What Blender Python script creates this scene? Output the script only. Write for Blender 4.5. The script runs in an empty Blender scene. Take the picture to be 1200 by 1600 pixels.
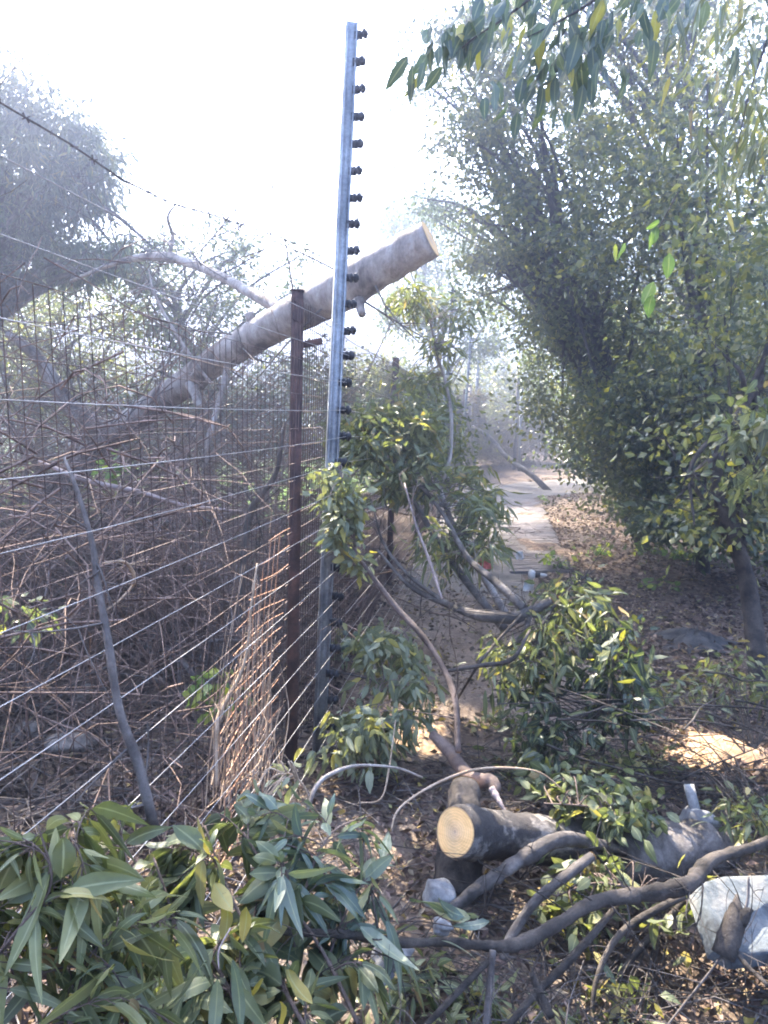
import bpy, math
import numpy as np
from mathutils import Matrix, Vector, Euler
rad = math.radians
scene = bpy.context.scene
C = scene.collection

# ---------------------------------------------------------------- camera
FPX = 1180.0                       # focal length in pixels of the 1200x1600 photograph
cam_d = bpy.data.cameras.new("camera"); cam = bpy.data.objects.new("camera", cam_d); C.objects.link(cam)
cam_d.sensor_fit = 'VERTICAL'; cam_d.sensor_height = 36.0; cam_d.lens = FPX/1600*36
cam_d.clip_start = 0.05; cam_d.clip_end = 900
cam.location = (0, 0, 1.55)
CAM_R = Euler((rad(90-7), 0, 0), 'XYZ').to_matrix() @ Matrix.Rotation(rad(1.0), 3, 'Z')
cam.rotation_euler = CAM_R.to_euler('XYZ')
scene.camera = cam
CR = np.array(CAM_R); CL = np.array([0, 0, 1.55])

# ---------------------------------------------------------------- sky, sun, exposure
SUN_AZ, SUN_EL = -23.0, 49.0       # degrees: azimuth from +Y (negative = to the west of the view), elevation
w = bpy.data.worlds.new("World"); scene.world = w; w.use_nodes = True
nt = w.node_tree; nt.nodes.clear()
sky = nt.nodes.new('ShaderNodeTexSky'); sky.sky_type = 'NISHITA'; sky.sun_disc = False
sky.sun_elevation = rad(SUN_EL); sky.sun_rotation = rad(SUN_AZ)
sky.air_density = 1.0; sky.dust_density = 2.5; sky.ozone_density = 1.2
bg = nt.nodes.new('ShaderNodeBackground'); bg.inputs[1].default_value = 0.135
wo = nt.nodes.new('ShaderNodeOutputWorld')
nt.links.new(sky.outputs[0], bg.inputs[0]); nt.links.new(bg.outputs[0], wo.inputs[0])
S = np.array([math.sin(rad(SUN_AZ))*math.cos(rad(SUN_EL)), math.cos(rad(SUN_AZ))*math.cos(rad(SUN_EL)), math.sin(rad(SUN_EL))])
sd = bpy.data.lights.new("sun", 'SUN'); sd.energy = 5.0; sd.angle = rad(0.5); sd.color = (1.0, 0.89, 0.73)
sun = bpy.data.objects.new("sun", sd); C.objects.link(sun)
sun.rotation_euler = Vector(-S).to_track_quat('-Z', 'Y').to_euler(); sun.location = (-3, 3, 12)
scene.view_settings.view_transform = 'Standard'; scene.view_settings.look = 'None'
scene.view_settings.gamma = 1; scene.view_settings.use_curve_mapping = False
scene.view_settings.exposure = 3.55
cy = scene.cycles
cy.max_bounces = 6; cy.diffuse_bounces = 3; cy.glossy_bounces = 2; cy.transmission_bounces = 4
cy.transparent_max_bounces = 4; cy.volume_bounces = 0; cy.sample_clamp_indirect = 6; cy.caustics_reflective = False
cy.use_denoising = True; cy.filter_width = 1.9

# ---------------------------------------------------------------- helpers
R = np.random.default_rng(7)
def P(px, py, d):
    """the world point seen at a photograph pixel, d metres along the view axis"""
    return CL + CR @ np.array([(px-600)/FPX*d, -(py-800)/FPX*d, -d])
def G(px, py, z=0.0):
    v = CR @ np.array([(px-600)/FPX, -(py-800)/FPX, -1.0])
    t = (z-CL[2])/v[2]
    return CL + v*t
def unit(a):
    a = np.asarray(a, float); return a/np.maximum(np.linalg.norm(a, axis=-1, keepdims=True), 1e-9)
def hgt(x, y):
    x = np.asarray(x, float); y = np.asarray(y, float)
    return (0.018*np.sin(x*2.1+0.7)*np.cos(y*1.7) + 0.012*np.sin(x*5.3+y*3.1) + 0.007*np.sin(x*11.7-y*9.1)
            + 0.10*np.clip((x-1.9-0.05*y)/3, 0, 1)*(y > 0))

def tag(o, label=None, cat=None, group=None, kind=None):
    if label: o['label'] = label
    if cat: o['category'] = cat
    if group: o['group'] = group
    if kind: o['kind'] = kind
    return o
def empty(name, loc, label, cat, group=None):
    o = bpy.data.objects.new(name, None); C.objects.link(o); o.location = tuple(loc); o.empty_display_size = .1
    return tag(o, label, cat, group)

class MB:
    def __init__(s): s.v = []; s.f3 = []; s.f4 = []; s.a = []; s.b = []; s.n = 0
    def add(s, v, f4=None, f3=None, a=0.5, b=0.0):
        v = np.asarray(v, float).reshape(-1, 3)
        if f4 is not None and len(f4): s.f4.append(np.asarray(f4, int).reshape(-1, 4)+s.n)
        if f3 is not None and len(f3): s.f3.append(np.asarray(f3, int).reshape(-1, 3)+s.n)
        s.v.append(v); s.a.append(np.full(len(v), a) if np.isscalar(a) else np.asarray(a, float)); s.b.append(np.full(len(v), b) if np.isscalar(b) else np.asarray(b, float)); s.n += len(v)
    def tube(s, pts, r, n=6, cap=True, a=None, rough=0.0):
        pts = np.asarray(pts, float); k = len(pts)
        r = np.broadcast_to(np.asarray(r, float), (k,)) if np.ndim(r) == 0 else np.interp(np.linspace(0, 1, k), np.linspace(0, 1, len(r)), r)
        t = unit(np.gradient(pts, axis=0))
        up = np.array([0, 0, 1.]) if abs(t[0][2]) < .9 else np.array([1., 0, 0])
        u = unit(np.cross(t[0], up)); U = []
        for i in range(k):
            u = unit(u - t[i]*np.dot(u, t[i])); U.append(u)
        U = np.array(U); W = np.cross(t, U)
        th = np.linspace(0, 2*math.pi, n, endpoint=False)
        rr = r[:, None]*np.ones((1, n))
        if rough:
            q = np.arange(k)[:, None]; pp_ = R.uniform(0, 6, 4)
            rr = rr*(1+np.clip(np.minimum(q, k-1-q)/3., 0, 1)*rough*(1.3*np.sin(q*.31+pp_[0])*np.cos(th*2+pp_[1])+1.0*np.sin(q*.83+pp_[1])*np.cos(th*3+pp_[3])+.8*np.sin(q*.23+pp_[2])+1.2*np.maximum(0, np.sin(q*.57+pp_[3])-.8)*4*np.maximum(0, np.cos(th+pp_[2]))+.45*R.normal(size=(k, n))))
        ring = pts[:, None, :] + rr[..., None]*(np.cos(th)[None, :, None]*U[:, None, :]+np.sin(th)[None, :, None]*W[:, None, :])
        idx = np.arange(k*n).reshape(k, n); nx = np.roll(idx, -1, axis=1)
        f4 = np.stack([idx[:-1], nx[:-1], nx[1:], idx[1:]], -1).reshape(-1, 4)
        v = ring.reshape(-1, 3); f3 = []
        if cap:
            v = np.vstack([v, pts[0], pts[-1]]); c0, c1 = k*n, k*n+1
            f3 = [(c0, nx[0][i], idx[0][i]) for i in range(n)]+[(c1, idx[-1][i], nx[-1][i]) for i in range(n)]
        s.add(v, f4, f3, R.random() if a is None else a)
    def box(s, c, size, rot=None, a=0.5):
        h = np.asarray(size, float)/2
        v = np.array([[x, y, z] for x in (-1, 1) for y in (-1, 1) for z in (-1, 1)])*h
        if rot is not None: v = v @ np.asarray(rot).T
        s.add(v+np.asarray(c), [(0, 1, 3, 2), (4, 6, 7, 5), (0, 4, 5, 1), (2, 3, 7, 6), (0, 2, 6, 4), (1, 5, 7, 3)], a=a)
    def build(s, name, mat, parent=None, smooth=False, base=None):
        v = np.vstack(s.v) if s.v else np.zeros((0, 3))
        b = np.zeros(3)
        if parent is not None: b = np.array(parent.matrix_world.translation) if False else ORIG.get(parent.name, np.array(parent.location))
        elif base is not None: b = np.asarray(base, float)
        me = bpy.data.meshes.new(name)
        f4 = np.vstack(s.f4) if s.f4 else np.zeros((0, 4), int); f3 = np.vstack(s.f3) if s.f3 else np.zeros((0, 3), int)
        nl = f4.size+f3.size; nf = len(f4)+len(f3)
        me.vertices.add(len(v)); me.vertices.foreach_set('co', (v-b).astype(np.float32).ravel())
        me.loops.add(nl); me.loops.foreach_set('vertex_index', np.concatenate([f4.ravel(), f3.ravel()]).astype(np.int32))
        me.polygons.add(nf)
        st = np.concatenate([np.arange(len(f4))*4, len(f4)*4+np.arange(len(f3))*3]).astype(np.int32)
        me.polygons.foreach_set('loop_start', st)
        if smooth: me.polygons.foreach_set('use_smooth', np.ones(nf, bool))
        me.update(calc_edges=True); me.validate()
        at = me.attributes.new('rnd', 'FLOAT', 'POINT')
        if len(me.vertices) == len(v): at.data.foreach_set('value', np.concatenate(s.a).astype(np.float32))
        if any(np.any(x) for x in s.b) and len(me.vertices) == len(v):
            at = me.attributes.new('rib', 'FLOAT', 'POINT'); at.data.foreach_set('value', np.concatenate(s.b).astype(np.float32))
        me.materials.append(mat)
        o = bpy.data.objects.new(name, me); C.objects.link(o)
        if parent is not None:
            o.parent = parent; ORIG[o.name] = b
        else: o.location = tuple(b); ORIG[o.name] = b
        return o
ORIG = {}

# leaf template: rows of (left, mid, right) along the blade
def leaf_template(rows, shape):
    t = np.linspace(0, 1, rows)
    if shape == 'long': wd = np.sin(math.pi*t**0.75)**0.8*(1-0.25*t)
    elif shape == 'oval': wd = np.sin(math.pi*t**0.85)**0.75
    else: wd = np.sin(math.pi*t**0.6)**0.8
    wd[0] = .06; wd[-1] = .02
    return t, wd
def add_leaves(mb, pos, dr, L, W, shape='long', rows=6, droop=0.3, fold=0.25, yellow=None, a=None):
    """many leaf blades: pos base points, dr directions, L lengths, W widths"""
    N = len(pos)
    if N == 0: return
    dr = unit(dr); L = np.broadcast_to(L, (N,)); W = np.broadcast_to(W, (N,))
    rv = unit(R.normal(size=(N, 3))); side = unit(np.cross(dr, rv)); nrm = np.cross(side, dr)
    if a is None: a = R.random(N)
    if rows == 2:      # small folded diamond
        k = R.uniform(.4, .6, N)[:, None]
        b = pos; t = pos+dr*L[:, None]
        m = pos+dr*L[:, None]*k
        l = m+side*W[:, None]/2+nrm*(W*fold)[:, None]; r = m-side*W[:, None]/2+nrm*(W*fold)[:, None]
        v = np.stack([b, l, t, r], 1).reshape(-1, 3); i = np.arange(N)[:, None]*4
        f = np.concatenate([i+np.array([0, 1, 2]), i+np.array([0, 2, 3])], 0)
        mb.add(v, None, f, np.repeat(a, 4)); return
    t, wd = leaf_template(rows, shape)
    dz = np.array([0, 0, -1.])
    dro = droop*R.uniform(.3, 1.5, N)
    cur = nrm*R.normal(0, .38, N)[:, None]+side*R.normal(0, .12, N)[:, None]+dz*dro[:, None]
    P0 = pos[:, None, :]+dr[:, None, :]*(t[None, :, None]*L[:, None, None])+cur[:, None, :]*(t[None, :, None]**2*L[:, None, None])
    wv = side[:, None, :]*(wd[None, :, None]*W[:, None, None]/2)
    fo = nrm[:, None, :]*(wd[None, :, None]*W[:, None, None]*fold*R.uniform(.3, 1.3, N)[:, None, None]/2)
    ph = R.uniform(0, 6, (N, 2)); am = (W*R.uniform(0, .16, N))[:, None]
    w1 = nrm[:, None, :]*(am*np.sin(t[None]*9+ph[:, :1]))[..., None]; w2 = nrm[:, None, :]*(am*np.sin(t[None]*8+ph[:, 1:]))[..., None]
    V = np.stack([P0+wv+fo+w1, P0, P0-wv+fo+w2], 2).reshape(-1, 3)
    base = []
    for r_ in range(rows-1):
        q = r_*3
        base += [(q, q+1, q+4, q+3), (q+1, q+2, q+5, q+4)]
    base = np.array(base)
    f = (np.arange(N)[:, None, None]*rows*3+base[None]).reshape(-1, 4)
    mb.add(V, f, None, np.repeat(a, rows*3), np.tile([0., 1., 0.], N*rows))

# ---------------------------------------------------------------- materials
def new_mat(name):
    m = bpy.data.materials.new(name); m.use_nodes = True; n = m.node_tree; n.nodes.clear()
    o = n.nodes.new('ShaderNodeOutputMaterial'); return m, n, o
def ramp(n, stops, fac):
    r = n.nodes.new('ShaderNodeValToRGB'); e = r.color_ramp.elements
    while len(e) < len(stops): e.new(0.5)
    for el, (p, c) in zip(e, stops): el.position = p; el.color = (*c, 1)
    n.links.new(fac, r.inputs[0]); return r.outputs[0]
def noise(n, scale, detail=5, rough=.6, vec=None, dist=0):
    x = n.nodes.new('ShaderNodeTexNoise'); x.inputs['Scale'].default_value = scale; x.inputs['Detail'].default_value = detail
    x.inputs['Roughness'].default_value = rough; x.inputs['Distortion'].default_value = dist
    if vec is None: vec = coords(n)
    n.links.new(vec, x.inputs['Vector']); return x.outputs['Fac']
def coords(n, stretch=None):
    c = n.nodes.new('ShaderNodeTexCoord')
    if stretch is None: return c.outputs['Object']
    m = n.nodes.new('ShaderNodeMapping'); m.inputs['Scale'].default_value = stretch
    n.links.new(c.outputs['Object'], m.inputs[0]); return m.outputs[0]
def bump(n, fac, strength, dist):
    b = n.nodes.new('ShaderNodeBump'); b.inputs['Strength'].default_value = strength; b.inputs['Distance'].default_value = dist
    n.links.new(fac, b.inputs['Height']); return b.outputs[0]
def mixc(n, fac, a, b, mode='MIX'):
    m = n.nodes.new('ShaderNodeMix'); m.data_type = 'RGBA'; m.blend_type = mode
    if hasattr(fac, 'type'): n.links.new(fac, m.inputs[0])
    else: m.inputs[0].default_value = fac
    for s, k in ((a, 6), (b, 7)):
        if hasattr(s, 'type'): n.links.new(s, m.inputs[k])
        else: m.inputs[k].default_value = (*s, 1)
    return m.outputs[2]
def leaf_mat(name, stops, trans=.35, rough=.45, spec=.4, tcol=1.6):
    m, n, o = new_mat(name)
    at = n.nodes.new('ShaderNodeAttribute'); at.attribute_name = 'rnd'
    col = ramp(n, stops, at.outputs['Fac'])
    nz = noise(n, 30, 3)
    col = mixc(n, 0.35, col, ramp(n, [(.3, (.35, .35, .3)), (.7, (1, 1, 1))], nz), 'MULTIPLY')
    rb = n.nodes.new('ShaderNodeAttribute'); rb.attribute_name = 'rib'
    col = mixc(n, ramp(n, [(.86, (0, 0, 0)), (.97, (.55, .55, .55))], rb.outputs['Fac']), col, (.36, .38, .22))
    spots = ramp(n, [(.66, (0, 0, 0)), (.74, (.8, .8, .8))], noise(n, 75, 3, .7)); col = mixc(n, spots, col, (.13, .09, .05))
    p = n.nodes.new('ShaderNodeBsdfPrincipled'); n.links.new(col, p.inputs['Base Color'])
    p.inputs['Roughness'].default_value = rough; p.inputs['Specular IOR Level'].default_value = spec
    t = n.nodes.new('ShaderNodeBsdfTranslucent')
    tc = mixc(n, 1.0, col, (tcol, tcol*1.05, tcol*.45), 'MULTIPLY'); n.links.new(tc, t.inputs[0])
    mx = n.nodes.new('ShaderNodeMixShader'); mx.inputs[0].default_value = trans
    n.links.new(p.outputs[0], mx.inputs[1]); n.links.new(t.outputs[0], mx.inputs[2]); n.links.new(mx.outputs[0], o.inputs[0])
    return m
def solid_mat(name, c1, c2, scale=8, rough=.8, metal=0, bstr=.4, bdist=.01, stretch=None, c3=None, spec=.3, lo=.35, hi=.65):
    m, n, o = new_mat(name)
    v = coords(n, stretch)
    f = noise(n, scale, 6, .65, v, .4)
    st = [(lo, c1), (hi, c2)] if c3 is None else [(lo, c1), ((lo+hi)/2, c3), (hi, c2)]
    col = ramp(n, st, f)
    at = n.nodes.new('ShaderNodeAttribute'); at.attribute_name = 'rnd'
    col = mixc(n, .5, col, ramp(n, [(0, (.65, .65, .65)), (1, (1.1, 1.1, 1.1))], at.outputs['Fac']), 'MULTIPLY')
    p = n.nodes.new('ShaderNodeBsdfPrincipled'); n.links.new(col, p.inputs['Base Color'])
    p.inputs['Roughness'].default_value = rough; p.inputs['Metallic'].default_value = metal; p.inputs['Specular IOR Level'].default_value = spec
    f2 = noise(n, scale*5, 7, .8, v)
    if bstr: col = mixc(n, .55, col, ramp(n, [(.38, (.5, .47, .44)), (.55, (1, 1, 1)), (.7, (1.25, 1.22, 1.18))], noise(n, scale*9, 6, .8, v)), 'MULTIPLY'); n.links.new(col, p.inputs['Base Color'])
    if bstr: n.links.new(bump(n, f2, bstr, bdist), p.inputs['Normal'])
    n.links.new(p.outputs[0], o.inputs[0]); return m
M = {}
# leaves (rnd 0..1 runs from dark green to the few yellow ones)
M['tree_leaf'] = leaf_mat('tree_leaf', [(0, (.06, .085, .055)), (.45, (.12, .15, .10)), (.9, (.16, .18, .10)), (.97, (.26, .25, .09)), (1, (.42, .36, .08))], .5, .33, .6)
M['tree_leaf_yellow'] = leaf_mat('tree_leaf_yellow', [(0, (.07, .09, .055)), (.5, (.15, .17, .09)), (.8, (.27, .26, .13)), (.96, (.24, .23, .06)), (1, (.45, .38, .08))], .4, .36, .55)
M['gum_leaf'] = leaf_mat('gum_leaf', [(0, (.085, .10, .05)), (.5, (.135, .16, .085)), (.85, (.21, .22, .11)), (.95, (.36, .31, .12)), (1, (.26, .17, .09))], .32, .45, .45)
M['gum_leaf_blue'] = leaf_mat('gum_leaf_blue', [(0, (.085, .12, .09)), (.6, (.145, .185, .135)), (.9, (.22, .25, .15)), (1, (.36, .31, .12))], .25, .36, .55)
M['gum_leaf_olive'] = leaf_mat('gum_leaf_olive', [(0, (.09, .10, .04)), (.5, (.15, .17, .07)), (.85, (.22, .23, .10)), (.95, (.40, .33, .10)), (1, (.27, .18, .09))], .3, .42, .5)
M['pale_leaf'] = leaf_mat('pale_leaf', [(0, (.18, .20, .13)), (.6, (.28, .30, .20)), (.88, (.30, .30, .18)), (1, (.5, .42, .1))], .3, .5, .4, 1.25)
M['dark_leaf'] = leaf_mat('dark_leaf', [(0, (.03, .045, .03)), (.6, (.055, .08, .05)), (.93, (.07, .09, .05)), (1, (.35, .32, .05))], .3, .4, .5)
M['hang_leaf'] = leaf_mat('hang_leaf', [(0, (.06, .10, .08)), (.7, (.11, .16, .12)), (.93, (.14, .2, .08)), (1, (.45, .4, .06))], .22, .45, .4)
M['yellow_leaf'] = leaf_mat('yellow_leaf', [(0, (.28, .24, .08)), (.5, (.42, .34, .08)), (1, (.5, .42, .18))], .4, .5, .3)
M['brown_leaf'] = leaf_mat('brown_leaf', [(0, (.08, .06, .045)), (.6, (.17, .13, .095)), (1, (.30, .25, .16))], .3, .6, .3)
M['weed_leaf'] = leaf_mat('weed_leaf', [(0, (.10, .17, .06)), (.6, (.17, .26, .10)), (1, (.42, .45, .08))], .45, .5, .3)
M['litter'] = leaf_mat('litter', [(0, (.05, .034, .03)), (.4, (.13, .085, .07)), (.7, (.23, .155, .125)), (.9, (.36, .27, .22)), (.97, (.42, .32, .14)), (1, (.2, .26, .1))], .12, .7, .25, 1.2)
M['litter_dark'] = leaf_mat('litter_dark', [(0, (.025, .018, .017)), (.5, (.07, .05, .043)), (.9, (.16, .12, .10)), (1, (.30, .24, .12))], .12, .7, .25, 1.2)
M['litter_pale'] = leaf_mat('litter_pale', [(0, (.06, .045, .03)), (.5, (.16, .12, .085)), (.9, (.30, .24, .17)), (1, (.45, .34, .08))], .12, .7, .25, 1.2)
# bark, wood
M['bark_grey'] = solid_mat('bark_grey', (.05, .045, .04), (.24, .215, .195), 9, .9, 0, .9, .014, (1, 1, 1), (.12, .105, .095))
M['brush_brown'] = solid_mat('brush_brown', (.07, .045, .035), (.34, .24, .19), 9, .85, 0, .2, .005)
M['bark_brown'] = solid_mat('bark_brown', (.06, .043, .036), (.24, .18, .15), 9, .88, 0, .8, .01)
M['bark_pale'] = solid_mat('bark_pale', (.10, .08, .07), (.50, .46, .42), 4.5, .75, 0, .6, .012, (1.2, 1.2, .6), (.34, .29, .25), .3, .36, .62)
M['bark_blotch'] = solid_mat('bark_blotch', (.06, .053, .05), (.25, .225, .20), 6.0, .85, 0, .9, .012, None, (.085, .075, .068), .3, .47, .56)
M['bark_dark'] = solid_mat('bark_dark', (.03, .026, .023), (.15, .125, .105), 11, .92, 0, .9, .012)
M['dry_twig'] = solid_mat('dry_twig', (.20, .155, .14), (.42, .34, .31), 12, .75, 0, .2, .002)
M['grey_twig'] = solid_mat('grey_twig', (.07, .06, .055), (.20, .175, .16), 12, .8, 0, .2, .002)
M['dry_stalk'] = solid_mat('dry_stalk', (.30, .20, .12), (.55, .42, .30), 12, .7, 0, .2, .002)
def cut_mat():
    m, n, o = new_mat('cut_wood')
    at = n.nodes.new('ShaderNodeAttribute'); at.attribute_name = 'rnd'     # distance from the pith
    nz = noise(n, 12, 4)
    ad = n.nodes.new('ShaderNodeMath'); ad.operation = 'MULTIPLY_ADD'; ad.inputs[1].default_value = .10
    n.links.new(nz, ad.inputs[0]); n.links.new(at.outputs['Fac'], ad.inputs[2])
    mu = n.nodes.new('ShaderNodeMath'); mu.operation = 'MULTIPLY'; mu.inputs[1].default_value = 55; n.links.new(ad.outputs[0], mu.inputs[0])
    si = n.nodes.new('ShaderNodeMath'); si.operation = 'SINE'; n.links.new(mu.outputs[0], si.inputs[0])
    rings = ramp(n, [(0, (.82, .82, .82)), (1, (1, 1, 1))], si.outputs[0])
    base = ramp(n, [(0, (.50, .34, .24)), (.12, (.72, .49, .28)), (.55, (.86, .56, .26)), (.93, (.84, .54, .24)), (1, (.30, .2, .12))], at.outputs['Fac'])
    col = mixc(n, .8, base, rings, 'MULTIPLY')
    sp = ramp(n, [(.35, (.8, .72, .6)), (.6, (1, 1, 1))], noise(n, 40, 5, .7))
    col = mixc(n, .5, col, sp, 'MULTIPLY')
    saw = ramp(n, [(.35, (.78, .74, .68)), (.55, (1, 1, 1))], noise(n, 26, 4, .7, coords(n, (.4, .4, 5))))
    col = mixc(n, .6, col, saw, 'MULTIPLY')
    p = n.nodes.new('ShaderNodeBsdfPrincipled'); n.links.new(col, p.inputs['Base Color']); p.inputs['Roughness'].default_value = .8
    n.links.new(bump(n, noise(n, 60, 4, .7, coords(n, (.3, .3, 4))), .6, .002), p.inputs['Normal'])
    n.links.new(p.outputs[0], o.inputs[0]); return m
M['cut'] = cut_mat()
M['steel'] = solid_mat('steel', (.19, .22, .25), (.47, .51, .55), 7, .55, .35, .15, .001, None, None, .5)
M['rust'] = solid_mat('rust', (.045, .03, .028), (.16, .085, .065), 11, .88, .05, .5, .003, None, (.09, .052, .044))
M['mesh_wire'] = solid_mat('mesh_wire', (.05, .035, .03), (.22, .15, .125), 6, .6, .3, 0, .001)
M['rust_sunlit'] = solid_mat('rust_sunlit', (.34, .17, .09), (.58, .36, .24), 9, .7, .1, 0, .001)  # rusty mesh wire in a brighter orange, sunlight put into the colour
M['wire'] = solid_mat('wire', (.30, .29, .29), (.50, .49, .48), 6, .45, .6, 0, .001)
M['black_plastic'] = solid_mat('black_plastic', (.012, .012, .014), (.03, .03, .033), 6, .5, 0, 0, .001)
M['stone'] = solid_mat('stone', (.06, .052, .045), (.26, .225, .19), 6, .9, 0, .7, .01, None, (.28, .25, .22))
M['pale_slab'] = solid_mat('pale_slab', (.035, .038, .042), (.26, .25, .225), 9.0, .88, 0, .8, .01, None, (.12, .14, .155), .3, .32, .66)
M['rubble'] = solid_mat('rubble', (.10, .10, .105), (.30, .30, .29), 9, .8, 0, .4, .004)
M['sawdust'] = solid_mat('sawdust', (.42, .26, .14), (.66, .46, .30), 22, .95, 0, .9, .01)
M['soil_mound'] = solid_mat('soil_mound', (.04, .038, .037), (.12, .115, .11), 18, .95, 0, .9, .01)
M['white_plastic'] = solid_mat('white_plastic', (.44, .43, .40), (.60, .58, .54), 4, .4, 0, 0, .001)
M['red_cloth'] = solid_mat('red_cloth', (.5, .10, .09), (.7, .22, .18), 20, .8, 0, .3, .002)

def ground_mat():
    m, n, o = new_mat('ground_soil')
    v = coords(n)
    big = noise(n, .8, 6, .6, v); fine = noise(n, 14, 8, .75, v)
    vo = n.nodes.new('ShaderNodeTexVoronoi'); vo.inputs['Scale'].default_value = 26; vo.inputs['Randomness'].default_value = 1
    n.links.new(v, vo.inputs['Vector'])
    bw = n.nodes.new('ShaderNodeSeparateColor'); n.links.new(vo.outputs['Color'], bw.inputs[0])
    flake = ramp(n, [(0, (.05, .035, .028)), (.4, (.12, .08, .06)), (.75, (.20, .14, .10)), (.95, (.30, .24, .17))], bw.outputs[0])
    soil = ramp(n, [(.35, (.09, .065, .05)), (.65, (.21, .165, .125))], fine)
    col = mixc(n, ramp(n, [(.38, (0, 0, 0)), (.62, (1, 1, 1))], big), flake, soil)
    p = n.nodes.new('ShaderNodeBsdfPrincipled'); n.links.new(col, p.inputs['Base Color']); p.inputs['Roughness'].default_value = .95
    p.inputs['Specular IOR Level'].default_value = .15
    h = n.nodes.new('ShaderNodeMath'); h.operation = 'ADD'; n.links.new(fine, h.inputs[0]); n.links.new(vo.outputs['Distance'], h.inputs[1])
    n.links.new(bump(n, h.outputs[0], .8, .02), p.inputs['Normal'])
    n.links.new(p.outputs[0], o.inputs[0]); return m
M['ground'] = ground_mat()
def path_mat():
    m, n, o = new_mat('path_sand'); v = coords(n)
    vo = n.nodes.new('ShaderNodeTexVoronoi'); vo.inputs['Scale'].default_value = 90; n.links.new(v, vo.inputs['Vector'])
    bw = n.nodes.new('ShaderNodeSeparateColor'); n.links.new(vo.outputs['Color'], bw.inputs[0])
    grit = ramp(n, [(0, (.10, .075, .06)), (.35, (.19, .15, .12)), (.8, (.27, .215, .17)), (1, (.46, .38, .30))], bw.outputs[0])
    soil = ramp(n, [(.35, (.13, .10, .08)), (.65, (.30, .24, .19))], noise(n, 5, 9, .8, v))
    col = mixc(n, .5, soil, grit)
    col = mixc(n, ramp(n, [(.42, (0, 0, 0)), (.6, (1, 1, 1))], noise(n, 1.6, 7, .7, v)), col, mixc(n, 1.0, col, (.62, .56, .52), 'MULTIPLY'))
    p = n.nodes.new('ShaderNodeBsdfPrincipled'); n.links.new(col, p.inputs['Base Color']); p.inputs['Roughness'].default_value = .95; p.inputs['Specular IOR Level'].default_value = .15
    n.links.new(bump(n, noise(n, 30, 8, .8, v), .9, .02), p.inputs['Normal']); n.links.new(p.outputs[0], o.inputs[0]); return m
M['path_old'] = solid_mat('path', (.17, .14, .11), (.40, .34, .28), 3.5, .95, 0, .6, .008, None, (.28, .235, .19))
M['path'] = path_mat()
M['pave'] = solid_mat('pave', (.14, .12, .112), (.26, .23, .215), 5, .9, 0, .5, .004)
M['path_grey'] = solid_mat('path_grey', (.11, .097, .085), (.24, .21, .185), 2.5, .95, 0, .6, .008, None, (.17, .15, .13))
M['lawn'] = solid_mat('lawn', (.08, .16, .03), (.20, .32, .07), 3, .9, 0, .8, .03)
M['grass'] = leaf_mat('grass', [(0, (.08, .15, .03)), (1, (.24, .34, .08))], .4, .5, .3)

# ---------------------------------------------------------------- ground, path, lawn
def sheet(name, xs, ys, mat, zoff=0.0, mask=None):
    X, Y = np.meshgrid(xs, ys); Z = hgt(X, Y)+zoff
    V = np.stack([X, Y, Z], -1).reshape(-1, 3); nx, ny = len(xs), len(ys)
    i = np.arange(nx*ny).reshape(ny, nx)
    f = np.stack([i[:-1, :-1], i[:-1, 1:], i[1:, 1:], i[1:, :-1]], -1).reshape(-1, 4)
    if mask is not None:
        c = V[f].mean(1); f = f[mask(c[:, 0], c[:, 1])]
    mb = MB(); mb.add(V, f, None, .6); o = mb.build(name, mat, smooth=True); return o
gx = np.concatenate([-np.geomspace(400, 8.2, 18), np.linspace(-8, 9, 180), np.geomspace(9.3, 400, 18)])
gy = np.concatenate([-np.geomspace(100, 3.2, 10), np.linspace(-3, 24, 260), np.geomspace(24.5, 600, 22)])
tag(sheet('ground', gx, gy, M['ground']), 'leaf strewn brown soil under everything', kind='structure')
def fence_x(y): return -0.83+0.147*np.asarray(y)          # line of the electric fence
def path_right(y):
    return np.interp(y, [-2, 2, 5, 7.8, 14.5, 16, 30], [.75, 1.05, 1.35, 1.45, 2.6, 2.8, 6])
# far stretch bends to the east
def on_path(x, y):
    a = (x > fence_x(y)-.02) & (x < path_right(y)+.05*np.sin(y*5)) & (y < 18)
    c = 14.7+0.75*(x-2.4)
    b = (x > 2.0) & (y > c) & (y < c+3.4) & (x < 16)
    return a | b
pxs = np.linspace(-1.5, 16, 300); pys = np.linspace(-2, 30, 420)
tag(sheet('path', pxs, pys, M['path'], .005, lambda x, y: on_path(x, y) & (y < 6.6+.25*np.sin(x*4))), 'sandy trodden path running along the fence', kind='structure')
tag(sheet('path', pxs, pys, M['path_grey'], .005, lambda x, y: on_path(x, y) & (y >= 6.6+.25*np.sin(x*4))), 'pale grey far part of the path that bends away to the east', kind='structure')
def on_lawn(x, y): return (x < fence_x(y)-1.6-.4*np.sin(y*1.3)) & (y > 6.8+.8*np.sin(x*.9)) & (y < 60)
tag(sheet('lawn', np.linspace(-40, 6, 160), np.linspace(5, 60, 160), M['lawn'], .004, on_lawn), 'sunlit green lawn beyond the fence', kind='structure')
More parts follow.
